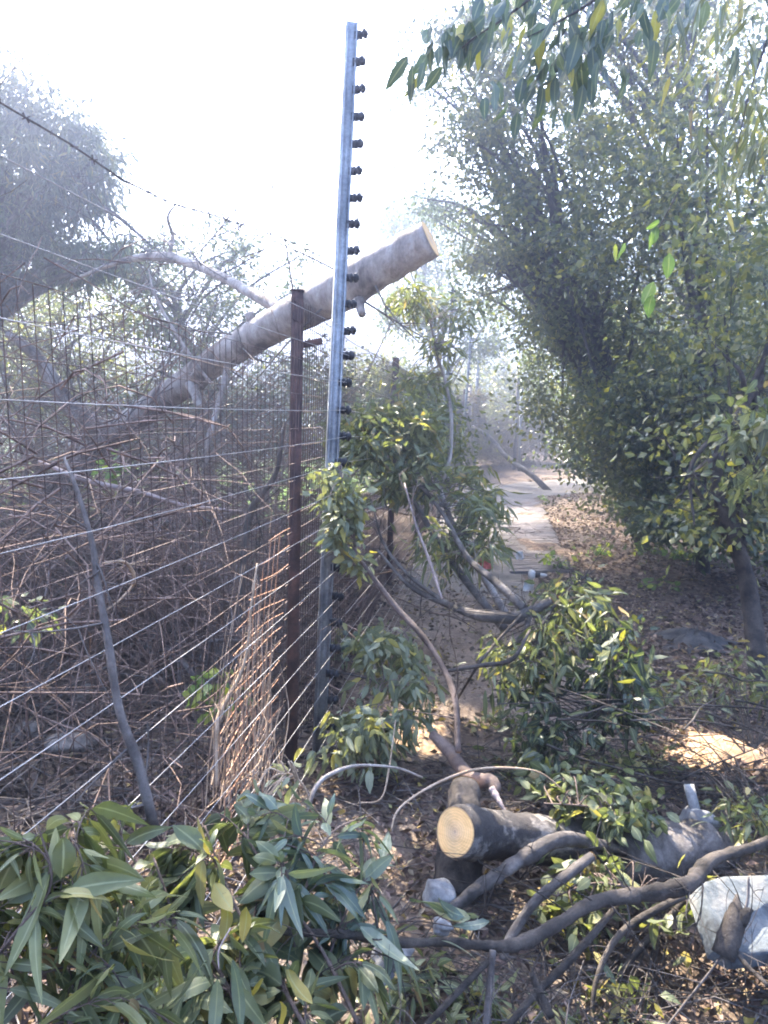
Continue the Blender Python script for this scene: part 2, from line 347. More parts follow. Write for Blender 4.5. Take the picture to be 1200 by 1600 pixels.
# ribbed paving strip on the path's right edge
mb = MB()
ya, yb = 7.7, 15.0; nb = 100
for i in range(nb):
    y = ya+(yb-ya)*(i+.5)/nb; f = (y-ya)/(yb-ya)
    x0 = np.interp(y, [7.7, 15], [1.30, 2.45]); x1 = np.interp(y, [7.7, 15], [1.98, 3.12])
    z = -.014+.0015*R.normal()
    an = .15+R.normal()*.01; ca, sa = math.cos(an), math.sin(an)
    rot = np.array([[ca, -sa, 0], [sa, ca, 0], [0, 0, 1]])
    mb.box(((x0+x1)/2+R.normal()*.012, y, z), (x1-x0+R.normal()*.02, (yb-ya)/nb*.95, .06), rot, a=R.random())
tag(mb.build('pavement', M['pave'], base=(1.6, 7.7, 0)), 'ribbed strip of pale paving beside the path', kind='structure')

# ---------------------------------------------------------------- fallen leaves and grass (nobody could count them)
def scatter(n, x0, x1, y0, y1, power=1.0):
    y = y0+(y1-y0)*R.random(n)**power; x = x0+(x1-x0)*R.random(n)
    return x, y
def litter(name, label, mat, x, y, L, lift=.012):
    n = len(x); pos = np.stack([x, y, hgt(x, y)+R.uniform(.002, lift*2.2, n)], 1)
    d = R.normal(size=(n, 3)); d[:, 2] = R.normal(0, .28, n)
    mb = MB(); LL = L*R.uniform(.5, 1.4, n)
    add_leaves(mb, pos, d, LL, LL*R.uniform(.3, .6, n), rows=2, fold=.35)
    tag(mb.build(name, mat, base=(0, 0, 0)), label, 'fallen leaves', kind='stuff')
x, y = scatter(52000, 0, 1, 3.0, 20, 1.7); x = path_right(y)+.1+R.random(len(y))**1.2*(1.5+y*.42)
k = ~((y > 7.6) & (y < 15.1) & (x < np.interp(y, [7.7, 15], [1.98, 3.08])) | (on_path(x, y) & (y > 9)))
litter('leaf_litter', 'reddish brown fallen leaves covering the bank under the trees', M['litter'], x[k], y[k], .05)
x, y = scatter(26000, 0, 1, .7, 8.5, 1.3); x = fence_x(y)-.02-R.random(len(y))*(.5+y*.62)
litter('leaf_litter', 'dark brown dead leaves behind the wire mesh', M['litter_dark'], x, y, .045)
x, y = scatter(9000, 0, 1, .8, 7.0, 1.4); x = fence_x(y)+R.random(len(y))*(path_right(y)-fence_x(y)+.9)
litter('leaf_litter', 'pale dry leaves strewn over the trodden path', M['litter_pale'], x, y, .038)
x, y = scatter(9000, 0, 1, .7, 3.2, 1); x = -1.2+R.random(len(y))*3.1
litter('leaf_litter', 'mixed dead leaves on the soil around the logs', M['litter'], x, y, .036, .02)
x, y = scatter(90000, -16, 3, 6.5, 26, 1.5); k = on_lawn(x, y); x, y = x[k], y[k]; n = len(x)
mb = MB(); d = np.stack([R.normal(0, .4, n), R.normal(0, .4, n), np.ones(n)], 1)
add_leaves(mb, np.stack([x, y, hgt(x, y)], 1), d, R.uniform(.04, .12, n), .012, rows=2)
tag(mb.build('grass', M['grass'], base=(0, 0, 0)), 'short bright grass blades on the far lawn', 'grass', kind='stuff')
# twig litter
def twig_litter(label, n, fx, fy, Lr, mat, rr=(.0015, .004)):
    mb = MB()
    for i in range(n):
        x, y = fx(), fy(); L = R.uniform(*Lr); a = R.uniform(0, math.pi)
        p0 = np.array([x, y, hgt(x, y)+R.uniform(.005, .03)]); d = np.array([math.cos(a), math.sin(a), R.normal(0, .12)])
        k = R.integers(3, 6); pts = p0+d*np.linspace(0, L, k)[:, None]+R.normal(0, L*.035, (k, 3)); pts[:, 2] = np.maximum(pts[:, 2], p0[2]*.6)
        mb.tube(pts, [R.uniform(*rr), .001], 4, False)
    tag(mb.build('twig_debris', mat, base=(0, 0, 0)), label, 'twigs', kind='stuff')
def fy_a(): return R.uniform(1.0, 7)
yy = [0]
def y_left(): yy[0] = .8+7*R.random()**1.3; return yy[0]
def left_pair():
    y = .8+7*R.random()**1.3; return float(fence_x(y))-.05-R.random()*(.5+y*.55), y

def twig_field(label, n, pair, Lr, mat, rr, up=.12):
    mb = MB()
    for i in range(n):
        x, y = pair(); L = R.uniform(*Lr); a = R.uniform(0, 2*math.pi)
        p0 = np.array([x, y, float(hgt(x, y))+R.uniform(.005, .05)]); d = np.array([math.cos(a), math.sin(a), abs(R.normal(0, up))])
        k = 4; pts = p0+d*np.linspace(0, L, k)[:, None]+R.normal(0, L*.04, (k, 3)); pts[:, 2] = np.maximum(pts[:, 2], p0[2]*.8)
        mb.tube(pts, [R.uniform(*rr), .001], 4, False)
    tag(mb.build('twig_debris', mat, base=(0, 0, 0)), label, 'twigs', kind='stuff')
twig_field('grey broken twigs littering the soil behind the mesh', 1500, left_pair, (.1, .6), M['grey_twig'], (.002, .005), .25)
twig_field('small broken twigs littering the ground around the logs', 420, lambda: (R.uniform(-.6, 1.6), R.uniform(1.2, 3.4)), (.06, .45), M['grey_twig'], (.0015, .004), .15)
twig_field('brown twigs scattered on the bank under the trees', 500, lambda: (R.uniform(1.2, 4.5), R.uniform(3.2, 11)), (.1, .5), M['bark_brown'], (.002, .005), .12)

GAPS = []     # (point, radius): leaves and twigs cleared along sun rays to light these spots
def in_gap(pos, smin=2.2):
    k = np.zeros(len(pos), bool)
    for T, r in GAPS:
        v = pos-T; s = v @ S; dist = np.linalg.norm(v-s[:, None]*S, axis=1); k |= (dist < r) & (s > smin)
    return k
GAPS += [(np.array([-.56, 2.55, .42]), .2), (np.array([-.5, 2.85, .75]), .2), (np.array([-.46, 3.05, .95]), .16), (P(300, 1300, 1.6), .16), (P(560, 1300, 1.7), .10), (P(120, 1270, 1.5), .12), (G(150, 1560), .25), (G(0, 1570), .3), (P(495, 950, 3.4), .12), (P(405, 1080, 2.9), .36), (P(545, 815, 3.3), .32), (P(775, 1265, 2.4), .17), (G(690, 1150), .34), (P(450, 1230, 2.2), .24), (G(60, 1520), .45), (G(0, 1400), .3), (G(1120, 1180), .28),
         (G(970, 880), .55), (P(600, 400, 4.0), .6), (G(560, 1260), .22), (G(250, 1450), .22), (P(488, 900, 3.4), .10), (P(640, 1225, 2.6), .14)]

# ---------------------------------------------------------------- fences
def spin(d):      # rotation whose local z is d
    d = unit(d); q = Vector(d).to_track_quat('Z', 'Y').to_matrix(); return np.array(q)
def bar(mb, p0, p1, wx, wy, a=.5, ang=0.15):
    p0 = np.asarray(p0, float); p1 = np.asarray(p1, float); z = unit(p1-p0)
    x = unit(np.cross(np.array([-math.sin(ang), math.cos(ang), 0]), z)); y = np.cross(z, x)
    rot = np.stack([x, y, z], 1); mb.box((p0+p1)/2, (wx, wy, np.linalg.norm(p1-p0)), rot, a)
fence_grp = None
base_e = G(497, 1190)
ef = empty('electric_fence', (base_e[0], base_e[1], 0), 'tall electric security fence with strained wires on insulator posts beside the path', 'fence')
def e_post(b, top, w_, n_ins, first_post=False, off=.035, y0=None, y1=None, arm=(.9, -.45)):
    mb = MB(); bar(mb, b, top, w_*.7, w_); 
    # a folded channel: two thin lips along the edges
    d = unit(top-b); side = unit(np.array([.99, .15, 0])); front = np.array([.15, -.99, 0])
    for s_ in (-1, 1):
        o_ = side*s_*w_*.26+front*(w_*.5+.006)
        bar(mb, b+o_, top+o_, .006, .018, .9)
    o = mb.build('post', M['steel'], ef)
    out = []
    for i in range(n_ins):
        f = (i+.35)/n_ins
        c = top+(b-top)*(f*.985+.005) + side*(w_*.30)+front*(w_*.5)
        ax = unit(side*arm[0]+front*(-arm[1])+R.normal(0, .07, 3)); c = c+R.normal(0, .003, 3)
        m = MB(); c0 = c; L = .052
        prof = [(0, .013), (.004, .013), (.006, .020), (.016, .020), (.018, .013), (.024, .013), (.026, .021), (.038, .021), (.040, .012), (.046, .010)]
        m.tube(np.array([c0+ax*(q[0]+off*.2) for q in prof]), [q[1] for q in prof], 8)
        m.box(c0+ax*.002, (.02, .02, .03), None)
        io = m.build('insulator', M['black_plastic'], o, base=None)
        out.append(c0+ax*.033)
    return o, out
pb = np.array([base_e[0], base_e[1], -.05]); pt = P(549, 42, 3.38)
_, ins1 = e_post(pb, pt, .078, 28)
def post_at(px, pyb, pyt, w_, nins):
    b = G(px, pyb); d = -(CR.T @ (b-CL))[2]; t = P(px+(pyb-pyt)*.03, pyt, d)
    return e_post(b, t, w_, nins)
def fpost(y, lean=.04, H=3.35, w_=.06, n=27):
    b = np.array([fence_x(y)+.03, y, 0.]); return e_post(b, b+np.array([lean, 0, H]), w_, n)
_, ins2 = fpost(10.6, .12)
_, ins3 = fpost(16.8, .15)
_, ins4 = post_at(741, 738, 535, .12, 26)
_, ins5 = post_at(811, 738, 590, .08, 26)
_, ins6 = post_at(862, 722, 600, .08, 26)
# wires: from behind the viewer, past every post
near_y = -.6
wires = list(range(11, 28))
for i in wires:
    a = ins1[i]; z1 = a[2]
    p0 = np.array([fence_x(near_y)+.03, near_y, z1+.01+R.normal()*.008])
    j = min(i, 26); k5 = min(i, 25)
    seq = [p0, a, ins2[j], ins3[j], ins4[k5], ins5[k5], ins6[k5]]
    pts = []
    for u, v in zip(seq[:-1], seq[1:]):
        L = np.linalg.norm(v-u); tt = np.linspace(0, 1, 9)[:-1]
        s_ = (u+(v-u)*tt[:, None]); s_[:, 2] -= 4*tt*(1-tt)*.006*L; pts += list(s_)
    pts.append(seq[-1])
    mb = MB(); mb.tube(np.array(pts), .00105, 5, True, a=.7+.3*R.random()); mb.build('wire', M['wire'], ef, True)
# barbed strand that comes down to the post, with leaf rags caught on it
bp = [P(505, 402, 3.42), P(455, 378, 3.0), P(400, 358, 2.6), P(330, 335, 2.3), P(268, 318, 2.1), P(190, 280, 1.9), P(110, 225, 1.75), P(0, 160, 1.6), P(-90, 110, 1.5)]
tt = np.linspace(0, len(bp)-1, 90); bpn = np.array([np.interp(tt, range(len(bp)), np.array(bp)[:, q]) for q in range(3)]).T
mb = MB(); mb.tube(bpn, .0023, 5, True, .2)
for i in range(2, 88, 4):
    for q in range(3): 
        d = unit(R.normal(size=3)); mb.tube([bpn[i]-d*.011, bpn[i]+d*.011], .0014, 4, False, .2)
mb.build('barbed_wire', M['grey_twig'], ef)

rust_b = G(455, 1204); rust_b[2] = -.05; rust_t = P(465, 456, 3.32)
wf = empty('mesh_fence', (rust_b[0], rust_b[1], 0), 'rusty welded wire mesh fence on brown steel posts behind the electric wires', 'fence')
mb = MB(); bar(mb, rust_b, rust_t, .05, .05, .5); mb.box(rust_t+np.array([0, 0, .004]), (.056, .056, .008)); rp = mb.build('post', M['rust'], wf)
# bracket that ties the rusty post to the steel one
mb = MB(); a = P(462, 541, 3.30); b_ = P(503, 533, 3.36); bar(mb, a, b_, .03, .006, .6, .2); tag(mb.build('bracket', M['rust'], wf), 'brown strap between the two posts')
mfx = lambda y: fence_x(y)-.13
for y in (6.9, 10.4, 14.0, 17.6):
    b = np.array([mfx(y), y, -.05]); mb = MB(); bar(mb, b, b+np.array([.03, 0, 2.15]), .05, .05); mb.build('post', M['rust'], wf)
def mesh_panel(p0, p1, H, step, rw, label=None, vstep=None, bow=.02, zmin=.0):
    """welded wire between two posts: uprights and line wires of one panel"""
    mb = MB(); p0 = np.asarray(p0, float); p1 = np.asarray(p1, float); L = np.linalg.norm(p1-p0); n = int(L/step)
    d = (p1-p0)/L; nr = np.array([-d[1], d[0], 0])
    ph = R.uniform(0, 6)
    def wob(s, z): return nr*(bow*np.sin(s*1.9+ph)*np.sin(z*1.6+ph))
    for i in range(n+1):
        s = i*step+R.normal()*.002; zz = np.linspace(zmin, H, 6); mb.tube(np.array([p0+d*s+wob(s, z)+np.array([0, 0, z]) for z in zz]), rw, 3, False, R.random()*.8)
    vs = vstep or step
    for k in range(int((H-zmin)/vs)+1):
        z = zmin+k*vs; ss = np.linspace(0, L, max(4, int(L/.25))); mb.tube(np.array([p0+d*s+wob(s, z)+np.array([0, 0, z+.003]) for s in ss]), rw, 3, False, R.random()*.8)
    o = mb.build('mesh_panel', M['mesh_wire'], wf)
    if label: o['label'] = label
    return o
ry = rust_b[1]
pr0 = np.array([rust_b[0]-.02, ry, 0])
mesh_panel((mfx(-.4), -.4, 0), pr0, 1.80, .05, .0013, vstep=.15)
mb = MB(); ze = lambda z: 2.42+(z-.30)*.72+.03*math.sin(z*9)
for k in range(17):
    y_ = 2.2+k*.055; zt = min(1.08, .30+(y_-2.42)/.72); 
    if zt > .1: mb.tube(np.array([[mfx(y_)+.06+.025*math.sin(z*4+y_*3), y_+.012*math.sin(z*7+k), z] for z in np.linspace(0, zt, 7)]), .0019, 4, False, .9)
for k in range(15):
    z = .06+k*.072; y0_ = max(2.15, ze(z)-.05+.04*R.normal()); mb.tube(np.array([[mfx(y_)+.064+.025*math.sin(z*4+y_*3), y_, z+.012*math.sin(y_*8+k)] for y_ in np.linspace(y0_, 3.2, 9)]), .0022, 4, False, .9)
tag(mb.build('mesh_panel', M['rust_sunlit'], wf), 'bent rusty mesh piece before the rusty post with sunlit orange put into its colour')
ys = [ry, 6.9, 10.4, 14.0, 17.6, 20.8]
for a, b in zip(ys[:-1], ys[1:]):
    pa = np.array([mfx(a) if a != ry else pr0[0], a, 0]); pb_ = np.array([mfx(b), b, 0])
    mesh_panel(pa, pb_, 2.05, .05 if a < 10 else .075, .0024 if a < 10 else .0034, vstep=.075)
corner = np.array([mfx(20.8), 20.8, 0]); far_b = G(811, 738); far_b = far_b+np.array([0, .2, 0]); far_c = G(890, 722)
mb = MB(); bar(mb, corner, corner+np.array([.05, 0, 2.4]), .07, .07); mb.build('post', M['rust'], wf)
mesh_panel(corner, far_b, 2.3, .07, .0028); mesh_panel(far_b, far_c+np.array([0, .2, 0]), 2.3, .08, .0030)
mb = MB(); b = G(803, 736); bar(mb, b, b+np.array([.03, 0, 2.9]), .09, .09); mb.build('post', M['bark_dark'], wf)
mb = MB(); b = G(852, 722); bar(mb, b, b+np.array([.03, 0, 2.7]), .10, .10); mb.build('post', M['bark_dark'], wf)
# free-standing pale pole and diagonal stay far down the path
b = G(731, 742); d_ = -(CR.T @ (b-CL))[2]; o = empty('pale_post', b, 'short pale post beside the tall far steel post at the fence corner', 'post')
mb = MB(); mb.tube([b, P(735, 604, d_)], [.075, .055], 8, rough=.05); mb.build('shaft', M['bark_pale'], o, True)
mb = MB(); mb.tube([P(735, 604, d_)-np.array([0,0,.03]), P(735, 600, d_)], [.065, .03], 8); mb.build('cap', M['white_plastic'], o, True)
b = G(857, 768); e = P(744, 668, 19.0); mb = MB()
mb.tube(b+(e-b)*np.linspace(0, 1, 8)[:, None]+R.normal(0, .03, (8, 3)), [.07, .045], 7, rough=.08)
tag(mb.build('leaning_pole', M['bark_grey'], smooth=True, base=b), 'long thin dark pole leaning from the far fence down onto the path edge', 'pole')

# ---------------------------------------------------------------- wood
def smooth_line(pts, k=6):
    pts = np.asarray(pts, float); n = len(pts)
    if n < 3: return pts[0]+(pts[-1]-pts[0])*np.linspace(0, 1, 4)[:, None]
    out = []
    Pp = np.vstack([2*pts[0]-pts[1], pts, 2*pts[-1]-pts[-2]])
    for i in range(n-1):
        a, b, c, d = Pp[i:i+4]
        for t in np.linspace(0, 1, k, endpoint=False):
            out.append(.5*((2*b)+(c-a)*t+(2*a-5*b+4*c-d)*t*t+(3*b-3*c+d-a)*t**3))
    out.append(pts[-1]); return np.array(out)
def twigs_off(mb, line, n, L, r, side=6, up=.0, depth=1, ends=None, a=None):
    """thin side shoots along a polyline, forking once"""
    for i in range(n):
        j = R.integers(1, len(line)); p = line[j]; t = unit(line[j]-line[j-1])
        if in_gap(p[None], .7)[0]: continue
        d = unit(t*R.uniform(.1, .9)+R.normal(size=3)*.7+np.array([0, 0, up])); l = L*R.uniform(.4, 1.3); k = 5
        bend = R.normal(size=3)*.25
        q = p+d*np.linspace(0, l, k)[:, None]+bend*(np.linspace(0, 1, k)[:, None]**2)*l
        mb.tube(q, [r*R.uniform(.6, 1.1), r*.3], 4 if r < .006 else 5, False, a)
        if ends is not None: ends.append((q[-1], d)); ends.append((q[2], d))
        if depth > 0: twigs_off(mb, q, 3, l*.5, r*.55, side, up, depth-1, ends, a)
def cut_disc(c, ax, r, name, parent, ell=None, lab=None, nr=10, ns=28):
    """a sawn face with growth rings: a slightly domed disc just proud of the bark"""
    ax = unit(ax); up = np.array([0, 0, 1.]); u = unit(np.cross(ax, up)); v = np.cross(ax, u); mb = MB()
    V = [c+ax*.004]; A = [0.]; ph = R.uniform(0, 6)
    for i in range(1, nr+1):
        f = i/nr
        for k in range(ns):
            th = 2*math.pi*k/ns; rr = r*f*(1+.03*math.sin(2*th+ph)+.02*math.sin(3*th+ph))
            V.append(c+u*rr*math.cos(th)+v*rr*math.sin(th)+ax*.004); A.append(f)
    f3 = [(0, 1+k, 1+(k+1) % ns) for k in range(ns)]
    f4 = [(1+(i-1)*ns+k, 1+i*ns+k, 1+i*ns+(k+1) % ns, 1+(i-1)*ns+(k+1) % ns) for i in range(1, nr) for k in range(ns)]
    mb.add(np.array(V), f4, f3, np.array(A)); o = mb.build(name, M['cut'], parent, True)
    if lab: o['label'] = lab
    return o
def log(name, label, cat, pts, radii, bark, cut0=True, cut1=False, n=16, rough=.02, k=8, group=None, part='trunk', twigs=None):
    line = smooth_line(pts, k); c = line[0].copy()
    root = empty(name, (c[0], c[1], c[2]), label, cat, group)
    mb = MB(); rr = np.interp(np.linspace(0, 1, len(line)), np.linspace(0, 1, len(radii)), radii)
    rr = rr*(1+R.normal(0, rough*1.3, len(rr)))
    mb.tube(line, rr, n, True, .6, rough)
    if twigs: twigs_off(mb, line, *twigs)
    mb.build(part, M[bark], root, True)
    if cut0: cut_disc(line[0], line[0]-line[1], rr[0]*.985, 'cut_face', root)
    if cut1: cut_disc(line[-1], line[-1]-line[-2], rr[-1]*.985, 'cut_face', root)
    return root, line, rr
def gz(px, py, z): return G(px, py, z)

# trunk hung over the mesh fence
ft, fl, fr = log('fallen_tree', 'thick pale sawn trunk hanging over the mesh fence behind the tall steel post', 'tree trunk',
    [P(672, 374, 4.0), P(600, 414, 4.1), P(530, 456, 4.2), P(450, 497, 4.5), P(350, 556, 5.0), P(260, 620, 5.5), P(165, 690, 6.1), P(90, 770, 6.8), P(40, 880, 7.4)],
    [.098, .108, .118, .105, .095, .10, .11, .10, .10], 'bark_pale', True, False, 18, .02, 8)
mb = MB()
def limb(mb, pts, r, n=8, a=None, rough=.03): 
    l = smooth_line(pts, 6); mb.tube(l, r, n, True, a, rough); return l
l1 = limb(mb, [P(452, 492, 4.5), P(400, 462, 4.8), P(330, 425, 5.2), P(262, 402, 5.6), P(190, 408, 6.0), P(110, 440, 6.3)], [.045, .04, .033, .036, .024, .014])
mb.build('limb', M['bark_pale'], ft, True)
mb = MB(); l2 = limb(mb, [P(175, 685, 6.1), P(140, 660, 6.0), P(105, 630, 5.9), P(60, 560, 5.8), P(10, 520, 5.7)], [.12, .09, .07, .05, .03]); mb.build('limb', M['bark_pale'], ft, True)
mb = MB(); limb(mb, [P(360, 540, 5.0), P(350, 600, 4.9), P(325, 690, 4.8), P(318, 735, 4.8)], [.03, .022, .02, .016]); mb.build('limb', M['bark_pale'], ft, True)
mb = MB(); limb(mb, [P(264, 400, 5.6), P(270, 370, 5.6), P(262, 340, 5.5), P(275, 318, 5.5)], [.018, .015, .011, .006]); mb.build('limb', M['bark_pale'], ft, True)
mb = MB()
for l_ in (l1, l2, fl[8:40]): twigs_off(mb, l_, 26, .7, .008, up=.1, depth=2)
mb.build('twigs', M['grey_twig'], ft)

for (p_, q_, r0_) in [((610, 405, 4.05), (622, 380, 4.0), .03), ((560, 470, 4.1), (566, 492, 4.05), .026), ((400, 520, 4.75), (388, 488, 4.7), .034), ((300, 600, 5.2), (312, 636, 5.1), .036)]:
    mb = MB(); a_, b_ = P(*p_), P(*q_); mb.tube(a_+(b_-a_)*np.linspace(0, 1, 5)[:, None], [r0_*1.4, r0_, r0_*.9, r0_*.8], 9, True, .6, .05); mb.build('branch_stub', M['bark_pale'], ft, True)
# long thin dead branches in front of / behind the wires at left
def stick(name, label, cat, pts, radii, bark='grey_twig', n=7, tw=None, rough=.08, group=None):
    line = smooth_line(pts, 6); mb = MB(); mb.tube(line, radii, n, True, .6, rough)
    root = empty(name, line[-1], label, cat, group); mb.build('stem', M[bark], root, True)
    if tw: 
        mb = MB(); twigs_off(mb, line, *tw); mb.build('twigs', M[bark], root)
    return root
stick('dead_branch', 'long thin grey branch rising in front of the wires from the foreground leaves', 'branch',
      [P(240, 1290, 1.42), P(215, 1190, 1.42), P(188, 1115, 1.42), P(170, 1010, 1.43), P(152, 905, 1.46), P(142, 840, 1.48), P(118, 760, 1.5), P(100, 715, 1.55)], [.0105, .0105, .0085, .008, .0065, .006, .005, .003], 'grey_twig', 8, (7, .22, .003))
stick('dead_branch', 'curly reddish dry twig caught on the mesh beside the long grey branch', 'branch',
      [P(160, 880, 2.3), P(195, 878, 2.35), P(210, 905, 2.4), P(195, 930, 2.4), P(165, 955, 2.35)], [.004, .005, .006, .004, .002], 'dry_stalk', 6, (8, .12, .002))
stick('dead_branch', 'pale bent branch crossing level behind the mesh at the height of the lawn', 'branch',
      [P(60, 720, 3.6), P(125, 748, 3.7), P(220, 770, 3.8), P(290, 790, 3.9), P(380, 800, 4.2)], [.008, .013, .016, .013, .007], 'dry_twig', 7, (14, .35, .004))
stick('dead_branch', 'dark crooked branch rising behind the mesh just short of the rusty post', 'branch',
      [G(360, 1150), P(372, 1000, 3.9), P(380, 880, 3.95), P(392, 800, 4.0), P(430, 740, 4.0), P(445, 660, 4.0)], [.022, .02, .018, .02, .014, .008], 'bark_dark', 7, (16, .5, .005))
stick('dead_branch', 'white forked branch tip standing against the glare above the fallen trunk', 'branch',
      [P(330, 600, 4.8), P(300, 560, 4.8), P(262, 500, 4.8), P(240, 455, 4.8), P(232, 420, 4.8)], [.012, .012, .01, .008, .004], 'bark_pale', 6, (10, .3, .004))

mb = MB()
for i in range(4200):
    y = 1.9+6.5*R.random()**1.1; x = float(fence_x(y))-.3-R.random()*(.5+y*.5); q_ = R.random(); z = R.uniform(.03, .95) if q_ < .55 else (R.uniform(1.45, 2.4)*min(1, y/3.2) if q_ < .72 else R.uniform(.9, 1.5))
    if in_gap(np.array([[x, y, z]]), .3)[0]: continue
    a = R.uniform(0, 6.28); L = R.uniform(.25, 1.1); d = unit(np.array([math.cos(a), math.sin(a), R.normal(0, .55)])); k = 6; t = np.linspace(0, 1, k)[:, None]
    l = np.array([x, y, z])+d*t*L+np.array([0, 0, -1])*t*t*L*R.uniform(0, .6)+np.cumsum(R.normal(0, .012, (k, 3)), 0); l[:, 2] = np.maximum(l[:, 2], .015)
    l[:, 0] = np.minimum(l[:, 0], fence_x(l[:, 1])-.18)
    mb.tube(l, [R.uniform(.0015, .005), .001], 4, False)
tag(mb.build('brushwood', M['brush_brown'], base=(0, 0, 0)), 'purple brown tangle of fine dead twigs filling the ground behind the mesh', 'brushwood', kind='stuff')
# tangled leafless shrubs behind the mesh
def bare_shrub(base, H, spread, n, label, mat, r0=.016, arch=.9):
    root = empty('bare_shrub', base, label, 'shrub', 'leafless shrubs tangled behind the mesh'); mb = MB(); st = MB(); n = int(n*.8)
    for i in range(n):
        a = R.uniform(0, 2*math.pi); d = np.array([math.cos(a)*spread*1.15, math.sin(a)*spread, H])*R.uniform(.4, 1.1); k = 9
        t = np.linspace(0, 1, k)[:, None]
        line = base+d*t+np.array([math.cos(a), math.sin(a), -1])*arch*R.uniform(0, 1.4)*t**2*H*.5+np.cumsum(R.normal(0, .055, (k, 3)), 0)
        line[:, 2] = np.maximum(line[:, 2], .02)
        st.tube(line, [r0*R.uniform(.6, 1.2), r0*.25], 5, False)
        twigs_off(mb, line, 8, H*.30, r0*.36, depth=2, up=.05)
    st.build('stem', M[mat], root); mb.build('twigs', M[mat], root)
for (px, py, H, sp, n, mat, lab) in [
    (60, 985, 2.1, 1.0, 20, 'grey_twig', 'tangled grey leafless shrub at the frame edge behind the wires'),
    (250, 930, 1.9, .9, 20, 'brush_brown', 'tangled brown leafless shrub between the long grey branch and the rusty post'),
    (380, 1000, 1.6, .6, 14, 'dry_twig', 'pale twiggy shrub close against the mesh beside the rusty post'),
    (140, 1060, 1.1, .9, 14, 'brush_brown', 'low brown tangle of twigs around the stones behind the mesh'),
    (20, 1120, .8, .7, 10, 'grey_twig', 'low grey tangle of twigs nearest the lower frame edge behind the mesh'),
    (330, 1100, .7, .6, 12, 'grey_twig', 'low tangle of twigs at the foot of the sunlit mesh'),
    (150, 880, 2.5, 1.6, 22, 'grey_twig', 'taller grey bare shrub under the forked end of the hanging trunk'),
    (440, 880, 2.3, 1.0, 18, 'brush_brown', 'tall bare brown shrub seen between the rusty post and the steel post'),
    (330, 850, 2.6, 1.6, 22, 'grey_twig', 'tall bare shrub under the middle of the hanging trunk'),
    (100, 1010, 1.9, 1.2, 26, 'brush_brown', 'spreading brown bare shrub behind the middle wires at the long grey branch'),
    (300, 1010, 1.5, .9, 22, 'brush_brown', 'brown bare shrub filling the mesh left of the sunlit piece'),
    (0, 900, 2.4, 1.3, 26, 'brush_brown', 'brown bare shrub under the drooping tree at the frame edge'),
    (400, 900, 1.9, .9, 24, 'dry_twig', 'pale brown bare shrub just left of the rusty post'),
    (180, 950, 2.2, 1.3, 26, 'dry_twig', 'pale brown bare shrub behind the long grey branch'),
    (60, 920, 2.9, 1.5, 26, 'grey_twig', 'tallest grey bare shrub hiding the lower end of the hanging trunk'),
    (-60, 1000, 2.6, 1.3, 20, 'brush_brown', 'bare brown shrub cut off by the frame edge behind the wires'),
    (210, 860, 2.8, 1.4, 24, 'brush_brown', 'tall bare brown shrub in front of the fork of the hanging trunk')]:
    bare_shrub(G(px, py), H, sp, n, lab, mat)
# dry stalks leaning on the mesh in the sun
b0 = G(345, 1235); root = empty('dry_stalks', b0, 'bundle of dry orange stalks leaning on the sunlit mesh before the rusty post', 'dry stalks'); mb = MB()
for i in range(55):
    f = R.random(); p0 = P(320+f*120, 1265-R.random()*60, 2.55+f*.5); p1 = P(372+f*75+R.normal()*8, 1200-R.random()*340*(1-.3*f), 2.8+f*.4)
    m_ = (p0+p1)/2+R.normal(0, .03, 3); mb.tube(smooth_line([p0, m_, p1], 4), [R.uniform(.0015, .0035), .0012], 5, False)
mb.build('stalks', M['dry_stalk'], root)
root = empty('dry_vine', G(330, 1245), 'thick pale vine stem climbing the sunlit edge of the mesh', 'vine'); mb = MB()
l = smooth_line([P(338, 1230, 2.55), P(340, 1130, 2.6), P(372, 1060, 2.7), P(385, 1020, 2.75), P(392, 950, 2.8), P(402, 880, 2.85)], 6)
mb.tube(l, [.007, .009, .006, .007, .005, .003], 6, True, .8, .1); twigs_off(mb, l, 16, .09, .002); mb.build('stem', M['dry_stalk'], root, True)

